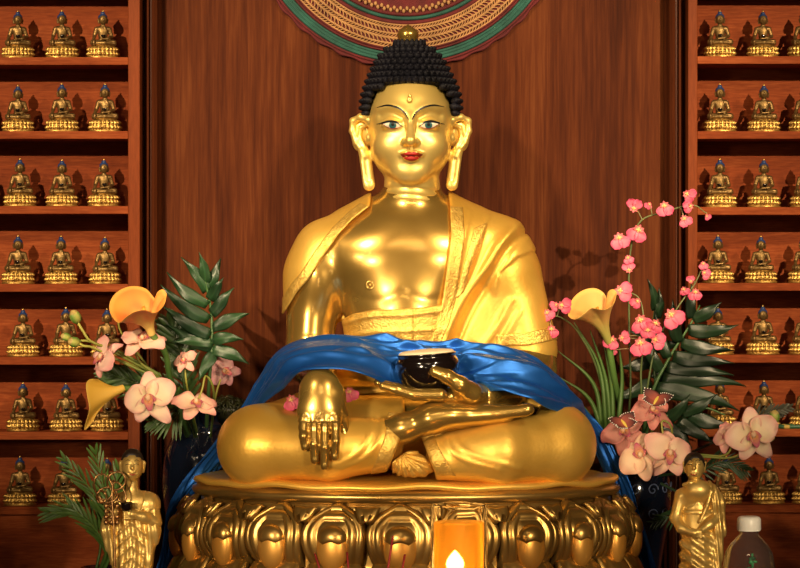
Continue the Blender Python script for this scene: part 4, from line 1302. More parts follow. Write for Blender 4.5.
    bud('green bud on the left, lowest of three beside the shelf figures', pq(74, 342, 3), 5.6, [V1 + [0, -2, -4], pq(122, 362, 12), pq(94, 348, 6), pq(84, 346, 4)], (-.8, -.5, .2), 'green orchid buds, left')
    rx = [pq(209, 385, 46), pq(212, 345, 44), pq(211, 310, 44), pq(205, 280, 40), pq(200, 258, 34)]
    Lb = [((205, 285), (199, 253), 6), ((206, 292), (182, 257), 6.5), ((206, 286), (222, 259), 6), ((208, 298), (224, 280), 6.5), ((210, 312), (235, 290), 7), ((212, 325), (250, 316), 7.5), ((213, 338), (242, 341), 7), ((213, 348), (248, 365), 7.5),
          ((208, 305), (166, 272), 7), ((210, 318), (160, 287), 7.5), ((212, 332), (161, 309), 7.5), ((213, 345), (164, 328), 7), ((211, 352), (201, 381), 7), ((212, 340), (172, 345), 6)]
    lobed_leaf('mid green deeply split leaf standing up behind the left flowers', rx, [(pq(*a, 43), pq(*c_, 30 + (i % 3) * 7), wd) for i, (a, c_, wd) in enumerate(Lb)], G0, G1, [VL(2, 4)])
    palm_frond('green palm frond spreading left behind the pale orchids, left arrangement', [VL(-4, 4), pq(172, 400, 50), pq(140, 385, 44), pq(105, 372, 40)], 22, 30, 1.7, (.03, .07, .015), (.10, .20, .05), .05)
    palm_frond('green palm frond rising behind the orange-yellow calla lily', [VL(0, 6), pq(185, 390, 56), pq(180, 355, 54), pq(168, 322, 50)], 20, 34, 2.4, (.02, .055, .012), (.07, .13, .04), .05)
    palm_frond('green palm frond drooping over the left vase\'s rim', [VL(0, 2), pq(186, 408, 30), pq(172, 420, 18), pq(152, 421, 10)], 18, 22, 1.3, (.03, .07, .015), (.09, .17, .05), .2)
    # ---- right arrangement
    calla('yellow calla lily beside the statue\'s sleeve, right arrangement',
          [(617, 292, 0), (614, 303, -12), (606, 309, -24), (598, 309, -32), (591, 308, -34), (585, 313, -34), (576, 319, -30), (569, 317, -20), (568, 310, -8), (573, 298, 6), (583, 290, 16), (595, 288, 20), (604, 293, 20), (608, 301, 14), (608, 292, 8), (613, 289, 3)],
          (609, 343, 14), [VR(-8), pq(618, 400, 40), pq(613, 370, 22)], (.72, .40, .11), (.85, .5, .1), (.34, .34, .08), blush=.3)
    PNK = 'pink orchid sprays of the right arrangement'
    def spray(label, pts, bl, r=1.2):
        t = thing('orchid_spray', label, 'flower', pts[0], PNK)
        V, F, C = stem_geo(pts, [r, r * .8, r * .4], (.05, .09, .03), (.16, .18, .06), 6, 60)
        mk('stem', V, F, M['stem'], t, col=C)
        P = catmull(pts, 120)
        for i, (x, y_, R, dep, roll) in enumerate(bl):
            c = pq(x, y_, dep)
            k = np.argmin(((P - c) ** 2).sum(1))
            V, F, C = stem_geo([P[k], (P[k] + c) / 2 + [0, 0, 2], c], [.6, .5], (.14, .16, .06), (.40, .22, .12), 5, 8)
            o = blossom(c, (.25 * math.sin(i * 2.3), -1, .25 * math.cos(i * 1.7)), roll, R, t, i)
            q = mk('pedicel', V, F, M['stem'], o, col=C)
        return t
    spray('tall pink orchid spray arching to the right case, highest of the right arrangement', [VR(-14), pq(630, 400, 62), pq(629, 320, 60), pq(630, 255, 56), pq(640, 222, 52), pq(665, 212, 50), pq(692, 205, 48), pq(706, 213, 50)],
          [(619, 238, 11, 46, 15), (638, 230, 11.5, 48, -20), (634, 208, 9, 50, 170), (664, 206, 10, 44, 10), (684, 219, 8, 44, 30), (687, 194, 8.5, 44, 60), (690, 206, 7, 42, -70), (628, 258, 6, 52, 20), (629, 270, 7.5, 52, 190), (649, 204, 5, 50, -30), (707, 216, 4, 48, 40)])
    spray('short pink orchid spray leaning over the statue\'s sleeve, leftmost of the right arrangement', [VR(-20, -8), pq(600, 380, 36), pq(580, 335, 10), pq(562, 318, -6), pq(548, 316, -10)],
          [(547, 313, 7.5, -16, 30), (551, 329, 8.5, -18, 0), (562, 305, 9, -16, 80), (556, 305, 6, -12, -60), (546, 322, 5, -12, 0)])
    spray('pink orchid spray leaning right towards the case, tips at the fourth shelf', [VR(-6, 0), pq(645, 400, 40), pq(656, 345, 30), pq(678, 307, 28), pq(694, 285, 30), pq(705, 262, 32)],
          [(671, 315, 13, 18, 35), (695, 292, 8, 24, 0), (684, 289, 6, 26, 20), (704, 273, 6.5, 28, 60), (703, 264, 5.5, 28, 10), (691, 281, 5, 28, 190)])
    spray('dense middle pink orchid spray right of the yellow calla lily', [VR(-10, -6), pq(640, 410, 44), pq(641, 370, 30), pq(644, 335, 24), pq(640, 300, 30), pq(622, 290, 30)],
          [(620, 291, 11.5, 30, 80), (640, 320, 12, 16, 20), (656, 323, 9.5, 14, -30), (640, 343, 12.5, 12, 10), (655, 340, 10, 16, 70), (648, 330, 8, 8, 0), (637, 301, 7, 26, -40), (612, 340, 9, 12, -20), (622, 338, 7.5, 12, 100), (613, 350, 5, 16, 0)])
    PK = ((.62, .30, .24), (.62, .24, .20), (.5, .12, .12))
    orchid('dusky pink orchid under the butterfly nearest the scarf, right arrangement', pq(624, 432, 4), (-.2, -.8, .6), 40, 25, [VR(-12), pq(636, 450, 30)], PK)
    orchid('dusky pink orchid under the upper butterfly, right arrangement', pq(652, 411, 10), (.3, -.7, .6), 20, 25, [VR(-4), pq(650, 440, 40)], PK)
    orchid('pale orchid drooping beside the scarf, lower right arrangement', pq(640, 455, -10), (-.1, -.9, .3), 200, 27, [VR(-6), pq(648, 465, 40), pq(644, 460, 10)], ((.86, .64, .40), (.84, .56, .38), (.78, .38, .28)))
    orchid('pale pink orchid just left of the right standing monk figure', pq(669, 454, -12), (.2, -.95, .2), -10, 27, [VR(0), pq(665, 470, 30), pq(672, 430, 4), pq(662, 421, 2), pq(664, 440, -2)], ((.86, .66, .44), (.82, .50, .40), (.74, .30, .28)))
    tw = [pq(690, 456, 20), pq(722, 456, 2), pq(731, 448, -2)]
    orchid('pale pink orchid seen from behind, left one of the far right pair', pq(728, 436, 6), (-.5, -.6, .4), 30, 21, [VR(6)] + tw, ((.84, .62, .44), (.80, .42, .38), (.70, .24, .26)))
    orchid('large pale pink orchid facing front at the far right', pq(753, 436, -6), (.05, -1, .2), 14, 29, [VR(8)] + [pq(690, 458, 18), pq(728, 458, 2), pq(742, 452, -2)], None)
    bud('single green bud above the far right pale orchid', pq(774, 417, 10), 6, [pq(752, 442, 4), pq(772, 440, 12), pq(773, 430, 12)], (.1, -.2, 1), 'green orchid bud, right')
    # split leaves
    def rleaf(label, ra, lobes, dep, c0, c1, pet):
        lobed_leaf(label, [pq(a, b_, dep) for a, b_ in ra], [(pq(*a, dep), pq(*c_, dep - 14 + (i % 3) * 7), wd) for i, (a, c_, wd) in enumerate(lobes)], c0, c1, [pet])
    rleaf('dark green split leaf pointing to the right case\'s fifth shelf', [(650, 400), (668, 360), (690, 325), (700, 305)],
          [((688, 330), (738, 325), 8), ((692, 318), (722, 303), 7.5), ((682, 340), (734, 353), 8), ((674, 352), (733, 367), 8), ((668, 362), (733, 380), 8), ((664, 372), (746, 392), 9), ((656, 384), (738, 415), 10),
           ((660, 372), (645, 330), 7), ((668, 358), (655, 310), 7), ((680, 342), (672, 300), 7), ((694, 318), (690, 285), 6)], 78, D0, D1, VR(4, 6))
    rleaf('dark green pointed leaf standing behind the pink sprays', [(655, 400), (652, 350), (655, 310), (659, 290)], [((655, 310), (648, 280), 5), ((656, 318), (660, 288), 5), ((654, 340), (630, 330), 7), ((654, 345), (680, 345), 7), ((653, 365), (620, 365), 8), ((653, 370), (685, 385), 8), ((652, 385), (612, 395), 8)], 92, D0, D1, VR(0, 10))
    rleaf('very dark split leaf low between the orchids and the right case', [(655, 425), (680, 412), (705, 408), (725, 415)], [((665, 420), (690, 395), 7), ((680, 412), (718, 395), 7), ((690, 412), (735, 430), 8), ((680, 418), (712, 445), 8), ((668, 422), (690, 450), 8)], 70, D0, D1, VR(6, 0))
    bl = [((604, 440), (594, 385), (557, 350)), ((606, 445), (590, 400), (556, 375)), ((608, 440), (600, 370), (574, 322)), ((612, 440), (606, 380), (590, 330)), ((614, 440), (612, 390), (604, 345)), ((618, 440), (622, 380), (618, 340)), ((604, 445), (585, 410), (560, 393))]
    wh = ['highest of those curving left', 'second lowest of those curving left', 'ending beside the elbow band', 'ending under the calla lily', 'straight one left of the calla stem', 'straight one right of the calla stem', 'lowest, arching towards the scarf']
    for (a, b_, c_), q in zip(bl, wh):
        blade(f'long green grass blade, right arrangement, {q}', [VR(-10, -12), pq(*a, 40), pq(*b_, 30), pq(*c_, 24)], 2.6, (.010, .034, .008), (.07, .14, .03), 'long grass blades')
    palm_frond('thin palm frond behind the right standing monk figure', [VR(14, -20), pq(700, 470, 60), pq(722, 462, 50), pq(745, 470, 40)], 16, 22, 1.1, (.01, .03, .01), (.05, .11, .04), .1)
    palm_frond('thin palm frond left of the right standing monk figure', [VR(14, -20), pq(690, 500, 60), pq(680, 512, 40), pq(655, 522, 30)], 14, 20, 1.1, (.01, .03, .01), (.05, .11, .04), .1)
    palm_frond('dusty grey-green fern tip beside the single green bud, far right', [VR(8), pq(735, 432, 60), pq(760, 416, 40), pq(788, 408, 30)], 16, 17, 1.3, (.05, .055, .04), (.12, .12, .09), .05)
    for (x, yy, dep, r, lab) in ((291, 400, -88, 10, 'magenta blossom lying on the statue\'s lap under the blue scarf, left of the hand'), (349, 392, -112, 9, 'dark magenta blossom lying on the lap, right of the earth-touching hand')):
        b = blossom(pq(x, yy, dep), (.2, -1, .3), 20, r, None, x); b.name = 'lap_blossom'
        tag(b, lab, 'flower')
    # butterflies
    def butterfly(label, c, n, roll, s):
        t = thing('butterfly_ornament', label, 'ornament', c)
        fr = frame_from(n, roll)
        for sx in (-1, 1):
            for (ang, l, wd) in ((28, 1.0, .42), (-25, .75, .36)):
                a = math.radians(ang); L = np.array([sx * math.cos(a), math.sin(a), .25]); L /= np.linalg.norm(L)
                sd = np.cross(L, [0, 0, 1]); sd /= np.linalg.norm(sd)
                g = petal_geo(s * l, s * wd, fr @ np.stack([sd, L, np.cross(sd, L)], 1), c, (.42, .10, .07), (.05, .015, .02), 0, .05, .62, 0, .03, 10, 7, ce=(.010, .008, .012))
                o = one('wing', g, M['petal'], t, .0008)
                b = MB(); Vg = g[0].reshape(10, 7, 3)
                for q in range(3, 10):
                    for e in (0, 6):
                        if e == 6 and q < 7: continue
                        b.add(*ellipsoid(Vg[q, e] + fr[:, 2] * .6, (.6, .6, .6), 6, 4))
                b.build('pearl_dots', M['pearl'], o)
        V, F = tube([c - fr[:, 1] * s * .38, c + fr[:, 2] * 1.0, c + fr[:, 1] * s * .30], [.7, 1.7, 1.2], 8, 8)
        mk('butterfly_body', V, F, M['petal'], t, col=np.tile((.75, .55, .10), (len(V), 1)))
    butterfly('dark butterfly ornament with white dots, upper one on the right orchids', pq(656, 401, -16), (-.1, -.7, .8), -20, 19)
    butterfly('dark butterfly ornament with white dots, lower one beside the scarf', pq(624, 424, -20), (.1, -.7, .8), 20, 18)
    # potted palm behind the left monk
    t = thing('palm_pot', 'small pot holding the green palm shoots behind the left monk figure', 'pot', np.array([-302, 30, ALT]))
    V, F = lathe([(12, 0), (17, 20), (20, 40), (21, 44), (18.5, 44), (17, 40), (0, 39)], 32)
    mk('pot_body', V + np.array([-302, 30, ALT]), F, M['vase'], t)
    pb = lambda dx: np.array([-302 + dx, 30, ALT + 38])
    for i, (pts, n, L0, lab) in enumerate((
        ([pb(-6), pq(100, 540, 30), pq(82, 515, 26), pq(50, 512, 20)], 12, 26, 'reaching furthest left over the lower panel'),
        ([pb(-3), pq(108, 540, 26), pq(98, 500, 20), pq(66, 462, 16)], 12, 26, 'arching up towards the second small figure'),
        ([pb(0), pq(112, 540, 22), pq(106, 500, 14), pq(96, 455, 8)], 12, 28, 'tallest and upright, beside the ring staff'),
        ([pb(2), pq(116, 540, 20), pq(114, 510, 10), pq(118, 470, 4)], 10, 26, 'closest behind the monk figure'),
        ([pb(-2), pq(106, 550, 16), pq(94, 528, 6), pq(72, 508, 0)], 10, 22, 'short one drooping in front of the others'))):
        palm_frond(f'green palm shoot behind the left monk figure, {lab}', pts, n, L0 * 1.25, 1.5, (.05, .12, .02), (.17, .32, .07), .10, 'palm_shoot', 24, 'palm shoots in the pot')
# ---------------------------------------------------------------- standing monks, candle, bottle, incense
def monk_face(f, cx, ey, dx, my, parent, y0):
    """painted eyes, brows and mouth lying on the face"""
    for s in (-1, 1):
        for nm, pts, r, mat in (('eye', [(cx + s * (dx - 2.3), ey + .4), (cx + s * dx, ey - .5), (cx + s * (dx + 2.6), ey + .5)], .42, M['darkhair']),
                                ('eyebrow', [(cx + s * (dx - 2.6), ey - 3.2), (cx + s * dx, ey - 4.6), (cx + s * (dx + 3), ey - 3.2)], .36, M['darkhair'])):
            C = catmull(pts, 9); Q = project(f, C[:, 0], C[:, 1], y0, .05, 80)
            mk(nm, *tube(Q, [r * .5, r, r * .5], 6), mat, parent)
    C = catmull([(cx - 3.2, my - .7), (cx - 1.2, my + .2), (cx + 1.2, my + .2), (cx + 3.2, my - .7)], 9); Q = project(f, C[:, 0], C[:, 1], y0, .05, 80)
    mk('mouth', *tube(Q, [.3, .75, .3], 6), M['lips'], parent)
def build_monks():
    Y = -120.0
    # left monk
    def X(px, py, dy=0): return p(px, py, Y + dy)
    def body(P):
        d = ell(P, X(138, 518, 2), (17, 11, 26))
        d = smin(d, rc(P, X(121, 501, 1), X(153, 501, 1), 7.5, 8), 8)
        d = smin(d, rc(P, X(136, 545, 2), X(137, 628, 2), 16, 18, (1, .72, 1)), 10)
        d = smin(d, rc(P, X(136, 498, 1), X(136, 478, 0), 6.2, 5.4), 4)
        d = smin(d, ell(P, X(136, 466, -1), (10.2, 10.5, 14)), 2)
        d = smin(d, ell(P, X(136, 473, -5), (7.5, 6, 6)), 3)
        for s in (-1, 1):
            d = smin(d, rc(P, X(136 + s * 11, 463, 0), X(136 + s * 10.5, 471, 0), 2.6, 1.9, (1, .7, 1)), 1)
            d = smin(d, ell(P, X(136 + s * 4, 464, -9.2), (2.4, 1.2, 1.2)), .8)
        d = smin(d, rc(P, X(136, 462, -9.5), X(136, 468, -12), .9, 1.5), 1)
        d = smin(d, ell(P, X(136, 474, -10), (3.2, 1.6, 1.2)), 1) + ridge(line2(P, [(131.5, 472.6), (136, 474.6), (140.5, 472.6)], 6), .7, .7) * (P[:, 1] < Y - 4)
        d = smin(d, chain(P, [(X(155, 503, 0), 7.5), (X(158, 522, -3), 6.5), (X(147, 517, -12), 4.6), (X(136, 514, -17), 3.8)], 4), 3)
        d = smin(d, chain(P, [(X(119, 503, 0), 6.5), (X(112, 522, -3), 5.5), (X(116, 520, -14), 4.2), (X(118, 512, -18), 4)], 4), 3)
        for k in range(4): d = smin(d, rc(P, X(137, 511.5 + k * 2.3, -17), X(128, 512.5 + k * 2.2, -20), 1.5, 1.2), .8)
        return d
    def robe(P):
        d = ell(P, X(138, 518, 2), (18.5, 12.5, 27))
        d = smin(d, rc(P, X(123, 502, 1), X(153, 502, 1), 8.2, 9.6), 8)
        d = smin(d, rc(P, X(136, 545, 2), X(137, 630, 2), 18, 21, (1, .74, 1)), 10)
        d = smin(d, chain(P, [(X(155, 505, 0), 8.5), (X(156, 530, -2), 8.5), (X(150, 560, -4), 6), (X(150, 598, -4), 5)], 4), 4)
        d = smin(d, chain(P, [(X(117, 505, 0), 7), (X(112, 530, -4), 7), (X(118, 560, -6), 5)], 4), 4)
        x = (P[:, 0] + 251) ; z = P[:, 2]
        d = d - .8 * np.sin(x * .85 + np.sin(z * .08) * 1.5) * (z < -214) - .9 * ridge(np.abs(np.mod(z + np.abs(x) * .9, 11) - 5.5), 1.6, 1) * (np.abs(x + 2) < 15) * (z < -205)
        neck = ell(P, X(135, 494, -14), (11, 22, 22))
        return smax(smax(d, -neck, 2), z + 196, 2)
    L1 = 'standing golden monk figure holding a black bowl and ring-topped staff, left of the pedestal'
    t = thing('standing_monk_figure', L1, 'figurine', np.array([-251.0, Y, ALT + 8]))
    V, F = surf(body, (-286, Y - 28, ALT + 8), (-212, Y + 22, -150), .85); mk('body', V, F, M['monk'], t)
    V, F = surf(robe, (-288, Y - 28, ALT + 6), (-212, Y + 24, -190), .95); mk('robe', V, F, M['monk'], t)
    monk_face(body, 136, 464.5, 4.3, 474.6, t, Y - 30)
    V, F = ellipsoid(X(136, 461, 1.2), (10.8, 11.0, 12.0), 28, 16)
    k = V[:, 2] > X(136, 457.5)[2] - (V[:, 1] - Y) * .5 - 3
    # cap of dark hair: drop vertices below the hairline to the skull surface inside
    V[~k] = (V[~k] - X(136, 461, 1.2)) * .80 + X(136, 461, 1.2)
    mk('hair', V, F, M['darkhair'], t)
    V, F = lathe([(0, -6), (4, -5.5), (6.2, -2), (5.8, 1), (6.4, 2.2), (5.2, 2.2), (4.6, 1), (0, 0)], 20)
    mk('bowl', V + X(130.5, 505, -20), F, M['lacquer'], t)
    # staff with looped finial
    stf = MB()
    stf.add(*tube([X(117, 480, -22), X(116, 500, -22), X(118, 540, -22), X(120, 634, -22)], 1.3, 8, 20))
    for (cx, cy, rx, rz, tl) in ((107, 487, 9, 13, 8), (120, 481, 9, 9, -6), (111, 495, 10, 7.5, 0), (123, 492, 5.5, 10, 20), (105, 497, 5, 6, 0)):
        pts = [X(cx + rx * math.cos(a) + .15 * rz * math.sin(a) * tl / 8, cy + rz * math.sin(a), -21 - 1.5 * math.sin(a * 2)) for a in np.linspace(0, 2 * PI, 29)]
        stf.add(*tube(pts, 1.0, 7, cap=False))
    for q in range(12): stf.add(*ellipsoid(X(110 + 5.5 * (q % 3), 506 + 5.5 * (q // 3), -20 + (q % 3)), (2.5, 2.2, 2.6), 10, 6))
    stf.build('ring_staff', M['copper'], t)
    mk('plinth', *lathe([(0, 0), (24, 0), (25, 2), (24, 7), (21, 9), (0, 9)], 36, (-251, Y, ALT), .8), M['monk'], t)
    t.location.x -= .007
    # right monk
    Xr = lambda px, py, dy=0: p(px, py, Y + dy)
    def body2(P):
        d = ell(P, Xr(698, 510, 2), (16, 11, 24))
        d = smin(d, ell(P, Xr(698, 490, -6), (13, 9, 10)), 5)
        d = smin(d, rc(P, Xr(682, 495, 1), Xr(713, 495, 1), 6.5, 7.5), 7)
        d = smin(d, rc(P, Xr(699, 535, 2), Xr(700, 625, 2), 16, 17, (1, .74, 1)), 8)
        d = smin(d, rc(P, Xr(694, 488, 1), Xr(694, 476, 0), 6, 5.2), 3)
        d = smin(d, ell(P, Xr(694.5, 467, -1), (9, 10.5, 12.5)), 2)
        d = smin(d, ell(P, Xr(694, 473.5, -6), (6.5, 5.5, 5.5)), 3)
        for s in (-1, 1):
            d = smin(d, rc(P, Xr(694.5 + s * 9.8, 463, 0), Xr(694.5 + s * 9.2, 471, 0), 2.3, 1.6, (1, .7, 1)), 1)
            d = smin(d, ell(P, Xr(694.5 + s * 3.8, 463.5, -9.6), (2.4, 1.3, 1.2)), .8)
        d = smin(d, rc(P, Xr(694, 461, -10), Xr(694, 468, -12.5), 1, 1.6), 1)
        d = smin(d, ell(P, Xr(694, 474.5, -10.5), (3, 1.5, 1.2)), 1) + ridge(line2(P, [(690.5, 474.4), (694, 474), (697.5, 474.4)], 5), .6, .6) * (P[:, 1] < Y - 4)
        d = smin(d, chain(P, [(Xr(681, 498, 1), 6.5), (Xr(675.5, 518, -1), 5.2), (Xr(681, 528, -9), 4.6), (Xr(694, 533, -16), 3.6)], 3), 3)
        d = smin(d, chain(P, [(Xr(714, 498, 1), 6.8), (Xr(718, 516, -2), 6), (Xr(710, 524, -10), 4.4), (Xr(699, 532, -15), 3.6)], 3), 3)
        for k in range(4): d = smin(d, rc(P, Xr(693, 530 + k * 2, -16), Xr(701, 531.5 + k * 2, -18), 1.4, 1.1), .8)
        g = ridge(line2(P, [(684, 507), (692, 505), (698, 501), (705, 505), (712, 506)], 8), 1.3, .8)
        return d + g * (P[:, 1] < Y)
    def robe2(P):
        d = rc(P, Xr(699, 538, 2), Xr(700, 630, 2), 17.5, 20, (1, .76, 1))
        x = P[:, 0] - 285; z = P[:, 2]
        d = d - .9 * np.sin((z + x * .7) * .55) * (1) - .5 * np.sin(x * .6)
        d = smax(d, z + 236, 2)
        sash = smin(rc(P, Xr(708, 488, -2), Xr(716, 503, 0), 7, 9), chain(P, [(Xr(716, 503, 0), 8.8), (Xr(718, 530, -2), 7), (Xr(715, 568, -4), 6), (Xr(716, 600, -4), 6)], 4), 4)
        sash = sash - .7 * np.sin(x * 1.2 + z * .12)
        strap = chain(P, [(Xr(684, 485, -6), 2), (Xr(690, 483, -9), 2), (Xr(702, 484, -9), 2.2), (Xr(712, 492, -8), 2.5)], 2)
        strap = smin(strap, chain(P, [(Xr(711, 492, -9), 2.2), (Xr(707, 506, -12), 1.8), (Xr(700, 522, -13), 1.6)], 2), 1.5)
        belt = smax(ell(P, Xr(698, 514, 1), (18, 13, 14)), np.abs(z + 216) - 2.2, 1)
        return np.minimum(np.minimum(smin(d, sash, 3), strap), belt)
    t = thing('standing_monk_figure', 'standing golden monk figure with a bare chest and draped left shoulder, right of the pedestal', 'figurine', np.array([285.0, Y, ALT + 8]))
    V, F = surf(body2, (250, Y - 28, ALT + 8), (316, Y + 22, -152), .85); mk('body', V, F, M['monk'], t)
    V, F = surf(robe2, (250, Y - 28, ALT + 6), (322, Y + 26, -180), .95); mk('robe', V, F, M['monk'], t)
    monk_face(body2, 694, 464.5, 3.9, 474.6, t, Y - 30)
    V, F = ellipsoid(Xr(694.3, 464, 1.0), (10.4, 11.4, 11.6), 28, 16)
    k = V[:, 2] > Xr(694, 460)[2] - (V[:, 1] - Y) * .9 - 7.5; c0 = Xr(694.3, 464, 1.0)
    V[~k] = (V[~k] - c0) * .78 + c0
    mk('hair', V, F, M['darkhair'], t)
    mk('plinth', *lathe([(0, 0), (24, 0), (25, 2), (24, 7), (21, 9), (0, 9)], 36, (285, Y, ALT), .8), M['monk'], t)

def build_candle():
    Y = -330.0; f = (Y - CAMY) / -CAMY
    c = np.array([(459 - 400) * f, Y, ALT]); top = (284 - 504) * f - ALT; R = 28.5 * f; h = top
    t = thing('candle_glass', 'lit candle of amber wax in a tall clear glass before the lotus pedestal', 'candle', c)
    prof = [(0, 0), (R - 2, 0), (R, 2), (R, h - 4), (R - .6, h - 1), (R - 1.2, h), (R - 2.2, h - .6), (R - 2.4, h - 3), (R - 2.4, 5), (0, 4.5)]
    V, F = lathe(prof, 64); mk('glass', V + c, F, M['glass'], t)
    wz = (284 - 523) * f - ALT
    V, F = lathe([(0, 5.2), (R - 2.9, 5.2), (R - 2.9, wz), (R - 3.6, wz + .6), (0, wz + .6)], 64); mk('wax', V + c, F, M['wax'], t)
    fz = (284 - 560) * f - ALT
    V, F = tube([c + [-3, 0, wz - 56], c + [-3, 0, wz - 42]], .8, 6, 5); mk('wick', V, F, M['black'], t)
    prof = [(0, 0), (4, 1.5), (6.6, 6), (6.2, 11), (3.4, 16), (0, 20)]
    V, F = lathe(catmull(prof, 20), 16); mk('flame', V + c + [-3, 0, wz - 44], F, M['flame'], t)
def build_bottle():
    Y = -300.0; f = (Y - CAMY) / -CAMY
    c = np.array([(749 - 400) * f, Y, ALT]); Z = lambda py: (284 - py) * f - ALT
    t = thing('water_bottle', 'clear plastic water bottle with a white cap at the lower right corner', 'bottle', c)
    pr = [(0, 2), (19, 0), (24, 4), (25, 12)]
    z = 18
    top = Z(572)
    while z < top - 6:
        pr += [(25, z), (25, z + 7), (23.4, z + 9.5)]; z += 12
    pr += [(25.2 * f * 1.12, Z(574)), (24.6 * f * 1.05, Z(566)), (25.0 * f, Z(559)), (23.2 * f, Z(552)), (18.5 * f, Z(544)), (13 * f, Z(538)), (9.6 * f, Z(534.5)), (9.2 * f, Z(532)), (10.8 * f, Z(531)), (10.8 * f, Z(529)), (8.8 * f, Z(528)), (8.8 * f, Z(520))]
    pr = pr + [(max(0, r - .7), zz) for r, zz in pr[::-1][:-1]] + [(0, 3)]
    V, F = lathe(pr, 64); mk('bottle_body', V + c, F, M['bottle'], t)
    n = 90; V = []; 
    pc = [(11.2, Z(530.5)), (11.6, Z(529)), (11.4, Z(519)), (10.6, Z(517)), (8.5, Z(516.2)), (0, Z(516))]
    pc = [(10.0, Z(530.5))] + [(a * f, b) for a, b in pc]
    for k in range(n):
        a = 2 * PI * k / n
        for i, (r, zz) in enumerate(pc):
            rr = r + (.35 if (k % 2 and 1 < i < 4) else 0); V.append((rr * math.cos(a), rr * math.sin(a), zz))
    F = grid_faces(n, len(pc), cu=True); mk('cap', np.array(V) + c, F, M['cap'], t)
    # small green printed marks on the shoulder
    b = MB()
    for (dx, py, ww, hh) in ((0, 556, 3.2, 1.6), (-1.5, 559.5, 2, 1.8), (2.2, 559, 2.2, 1.2), (0, 562, 1.2, 2.4), (-2, 565.5, 3.2, 1.2), (1.5, 567, 3.0, 1.4), (0, 552.5, 1.2, 1.6)):
        r = 24.6 * f if py > 556 else 22.8 * f
        y = -math.sqrt(max(1, (r + .5) ** 2 - dx * dx))
        V, F = ellipsoid(c + [dx, y, Z(py)], (ww, .5, hh), 8, 6); b.add(V, F)
    b.build('printed_mark', M['labelgreen'], t)
def build_incense():
    Y = -322.0; f = (Y - CAMY) / -CAMY
    c = np.array([(362 - 400) * f, Y, ALT])
    t = thing('incense_burner', 'round bronze incense bowl filled with ash, just under the picture edge', 'incense burner', c)
    V, F = lathe([(0, 0), (24, 0), (26, 3), (22, 7), (34, 20), (42, 34), (44, 42), (46, 45), (43, 45.5), (41, 42), (39, 36), (0, 35)], 48); mk('burner_bowl', V + c, F, M['bronze'], t)
    V, F = lathe([(0, 37), (20, 38), (38.6, 36.5), (38.8, 35.2), (0, 35.1)], 40); mk('ash', V + c, F, M['ash'], t)
    lab = ['leftmost, leaning left', 'second from left, leaning left', 'tallest, leaning right beside a petal pad', 'rightmost and short, leaning right']
    for (tx, ty, bx, q) in ((315, 553, 336, 0), (347, 552, 353, 1), (393, 536, 380, 2), (405, 555, 393, 3)):
        a = np.array([(tx - 400) * f, Y - 4 + q * 3, (284 - ty) * f]); b_ = np.array([(bx - 400) * f, Y + (q % 2) * 6, ALT + 37.2])
        V, F = tube([b_, a], .95, 8, 6); o = mk('incense_stick', V, F, M['stick'], None)
        tag(o, f'dark red incense stick before the lotus petals, {lab[q]}', 'incense stick', 'incense sticks')
def build_trinket():
    # green and gold cloth-covered ring lying on the sixth shelf of the right case
    y = YF + 9; f = (y - CAMY) / -CAMY
    c = np.array([(792 - 400) * f, y, (284 - 429) * ((YF - CAMY) / -CAMY) + 2.2])
    n, m = 72, 10; V = []; C = []
    for i in range(n):
        a = 2 * PI * i / n
        for j in range(m):
            b = 2 * PI * j / m; r = 15 + 2.6 * math.cos(b)
            V.append(c + [r * math.cos(a), r * .45 * math.sin(a), 2.2 * math.sin(b)]); C.append((.50, .33, .07) if (i // 4) % 3 == 0 else (.02, .09, .04))
    o = mk('bangle', np.array(V), grid_faces(n, m, True, True), M['stem'], None, col=np.array(C))
    tag(o, 'green and gold banded bangle lying on the right case\'s sixth shelf', 'bangle')
import time as _t
def cam_and_render():
    sc = bpy.context.scene
    c = bpy.data.cameras.new('camera'); c.lens = 36 * 5 / 1.6; c.sensor_width = 36; c.clip_end = 50; c.clip_start = .05
    o = bpy.data.objects.new('camera', c); COL.objects.link(o); o.location = (0, CAMY * S, CZ); o.rotation_euler = (PI / 2, 0, 0); sc.camera = o
    sc.view_settings.view_transform = 'Standard'; sc.view_settings.look = 'None'; sc.view_settings.gamma = 1
    return sc
def aim(o, tgt):
    o.rotation_euler = (Vector(tgt) - o.location).to_track_quat('-Z', 'Y').to_euler()
def spot(name, loc, tgt, e, ang, blend, size, col):
    l = bpy.data.lights.new(name, 'SPOT'); l.energy = e; l.spot_size = math.radians(ang); l.spot_blend = blend; l.shadow_soft_size = size; l.color = col
    o = bpy.data.objects.new(name, l); COL.objects.link(o); o.location = loc; aim(o, tgt); return o
def area(name, loc, tgt, e, size, col, sy=None):
    l = bpy.data.lights.new(name, 'AREA'); l.energy = e; l.size = size; l.color = col
    if sy: l.shape = 'RECTANGLE'; l.size_y = sy
    o = bpy.data.objects.new(name, l); COL.objects.link(o); o.location = loc; aim(o, tgt); return o
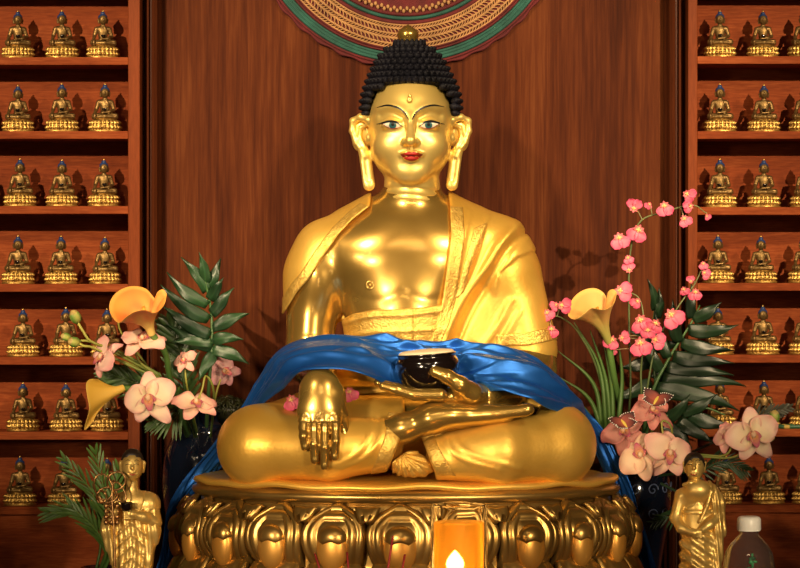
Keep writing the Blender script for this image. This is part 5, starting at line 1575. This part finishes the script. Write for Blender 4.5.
def pnt(name, loc, e, size, col):
    l = bpy.data.lights.new(name, 'POINT'); l.energy = e; l.shadow_soft_size = size; l.color = col
    o = bpy.data.objects.new(name, l); COL.objects.link(o); o.location = loc; return o
WARM = (1, .74, .44)
def lights():
    # gallery spots for the two cases
    spot('case_spot', (-2.5, -4.4, 3.05), (-.80, .4, 1.80), 1500, 20, .7, .04, WARM)
    spot('case_spot', (2.5, -4.4, 3.05), (.85, .4, 1.80), 1500, 20, .7, .04, WARM)
    # downlights on the panel and the statue
    spot('statue_spot', (-1.35, -2.4, 3.1), (-.02, .1, 1.70), 360, 27, .7, .08, WARM)
    spot('statue_spot', (1.45, -2.7, 3.1), (.05, .1, 1.70), 360, 27, .7, .08, WARM)
    # unseen fill spots added in front, for the legs and left cheek
    spot('fill_spot', (-1.5, -4.2, 1.55), (-.05, 0, .96), 470, 17, .6, .22, (1, .76, .48))
    spot('fill_spot', (1.7, -4.6, 1.75), (.10, 0, .96), 430, 17, .6, .22, (1, .76, .46))
    spot('fill_spot', (-1.9, -3.0, 1.95), (0, -.1, 1.68), 70, 14, .8, .10, (1, .80, .54))
    area('overhead_fill', (0, -3.2, 3.3), (0, -.6, 1.2), 16, .8, WARM)  # unseen broad fill from above, added to spread light on the gold
    for x, y, z in ((-1.05, -2.6, 2.25), (.1, -3.0, 2.55), (.32, -3.0, 2.5), (-.15, -2.2, .95), (.9, -2.4, 1.1)):
        pnt('small_bulb', (x, y, z), 3.2, .025, (1, .8, .55))
    sc = cam_and_render()
    wd = bpy.data.worlds.new('world'); sc.world = wd; wd.use_nodes = True
    bg = wd.node_tree.nodes['Background']; bg.inputs[0].default_value = (.5, .3, .15, 1); bg.inputs[1].default_value = .02
    sc.view_settings.exposure = 0.0
T0 = 0
for fn in (build_buddha, build_pedestal, build_scarf, build_bowl, build_room, lambda: build_case(-1), lambda: build_case(1), build_hanging, build_altar, place_small, build_monks, build_flora, build_candle, build_bottle, build_incense, build_trinket, lights):
    fn()
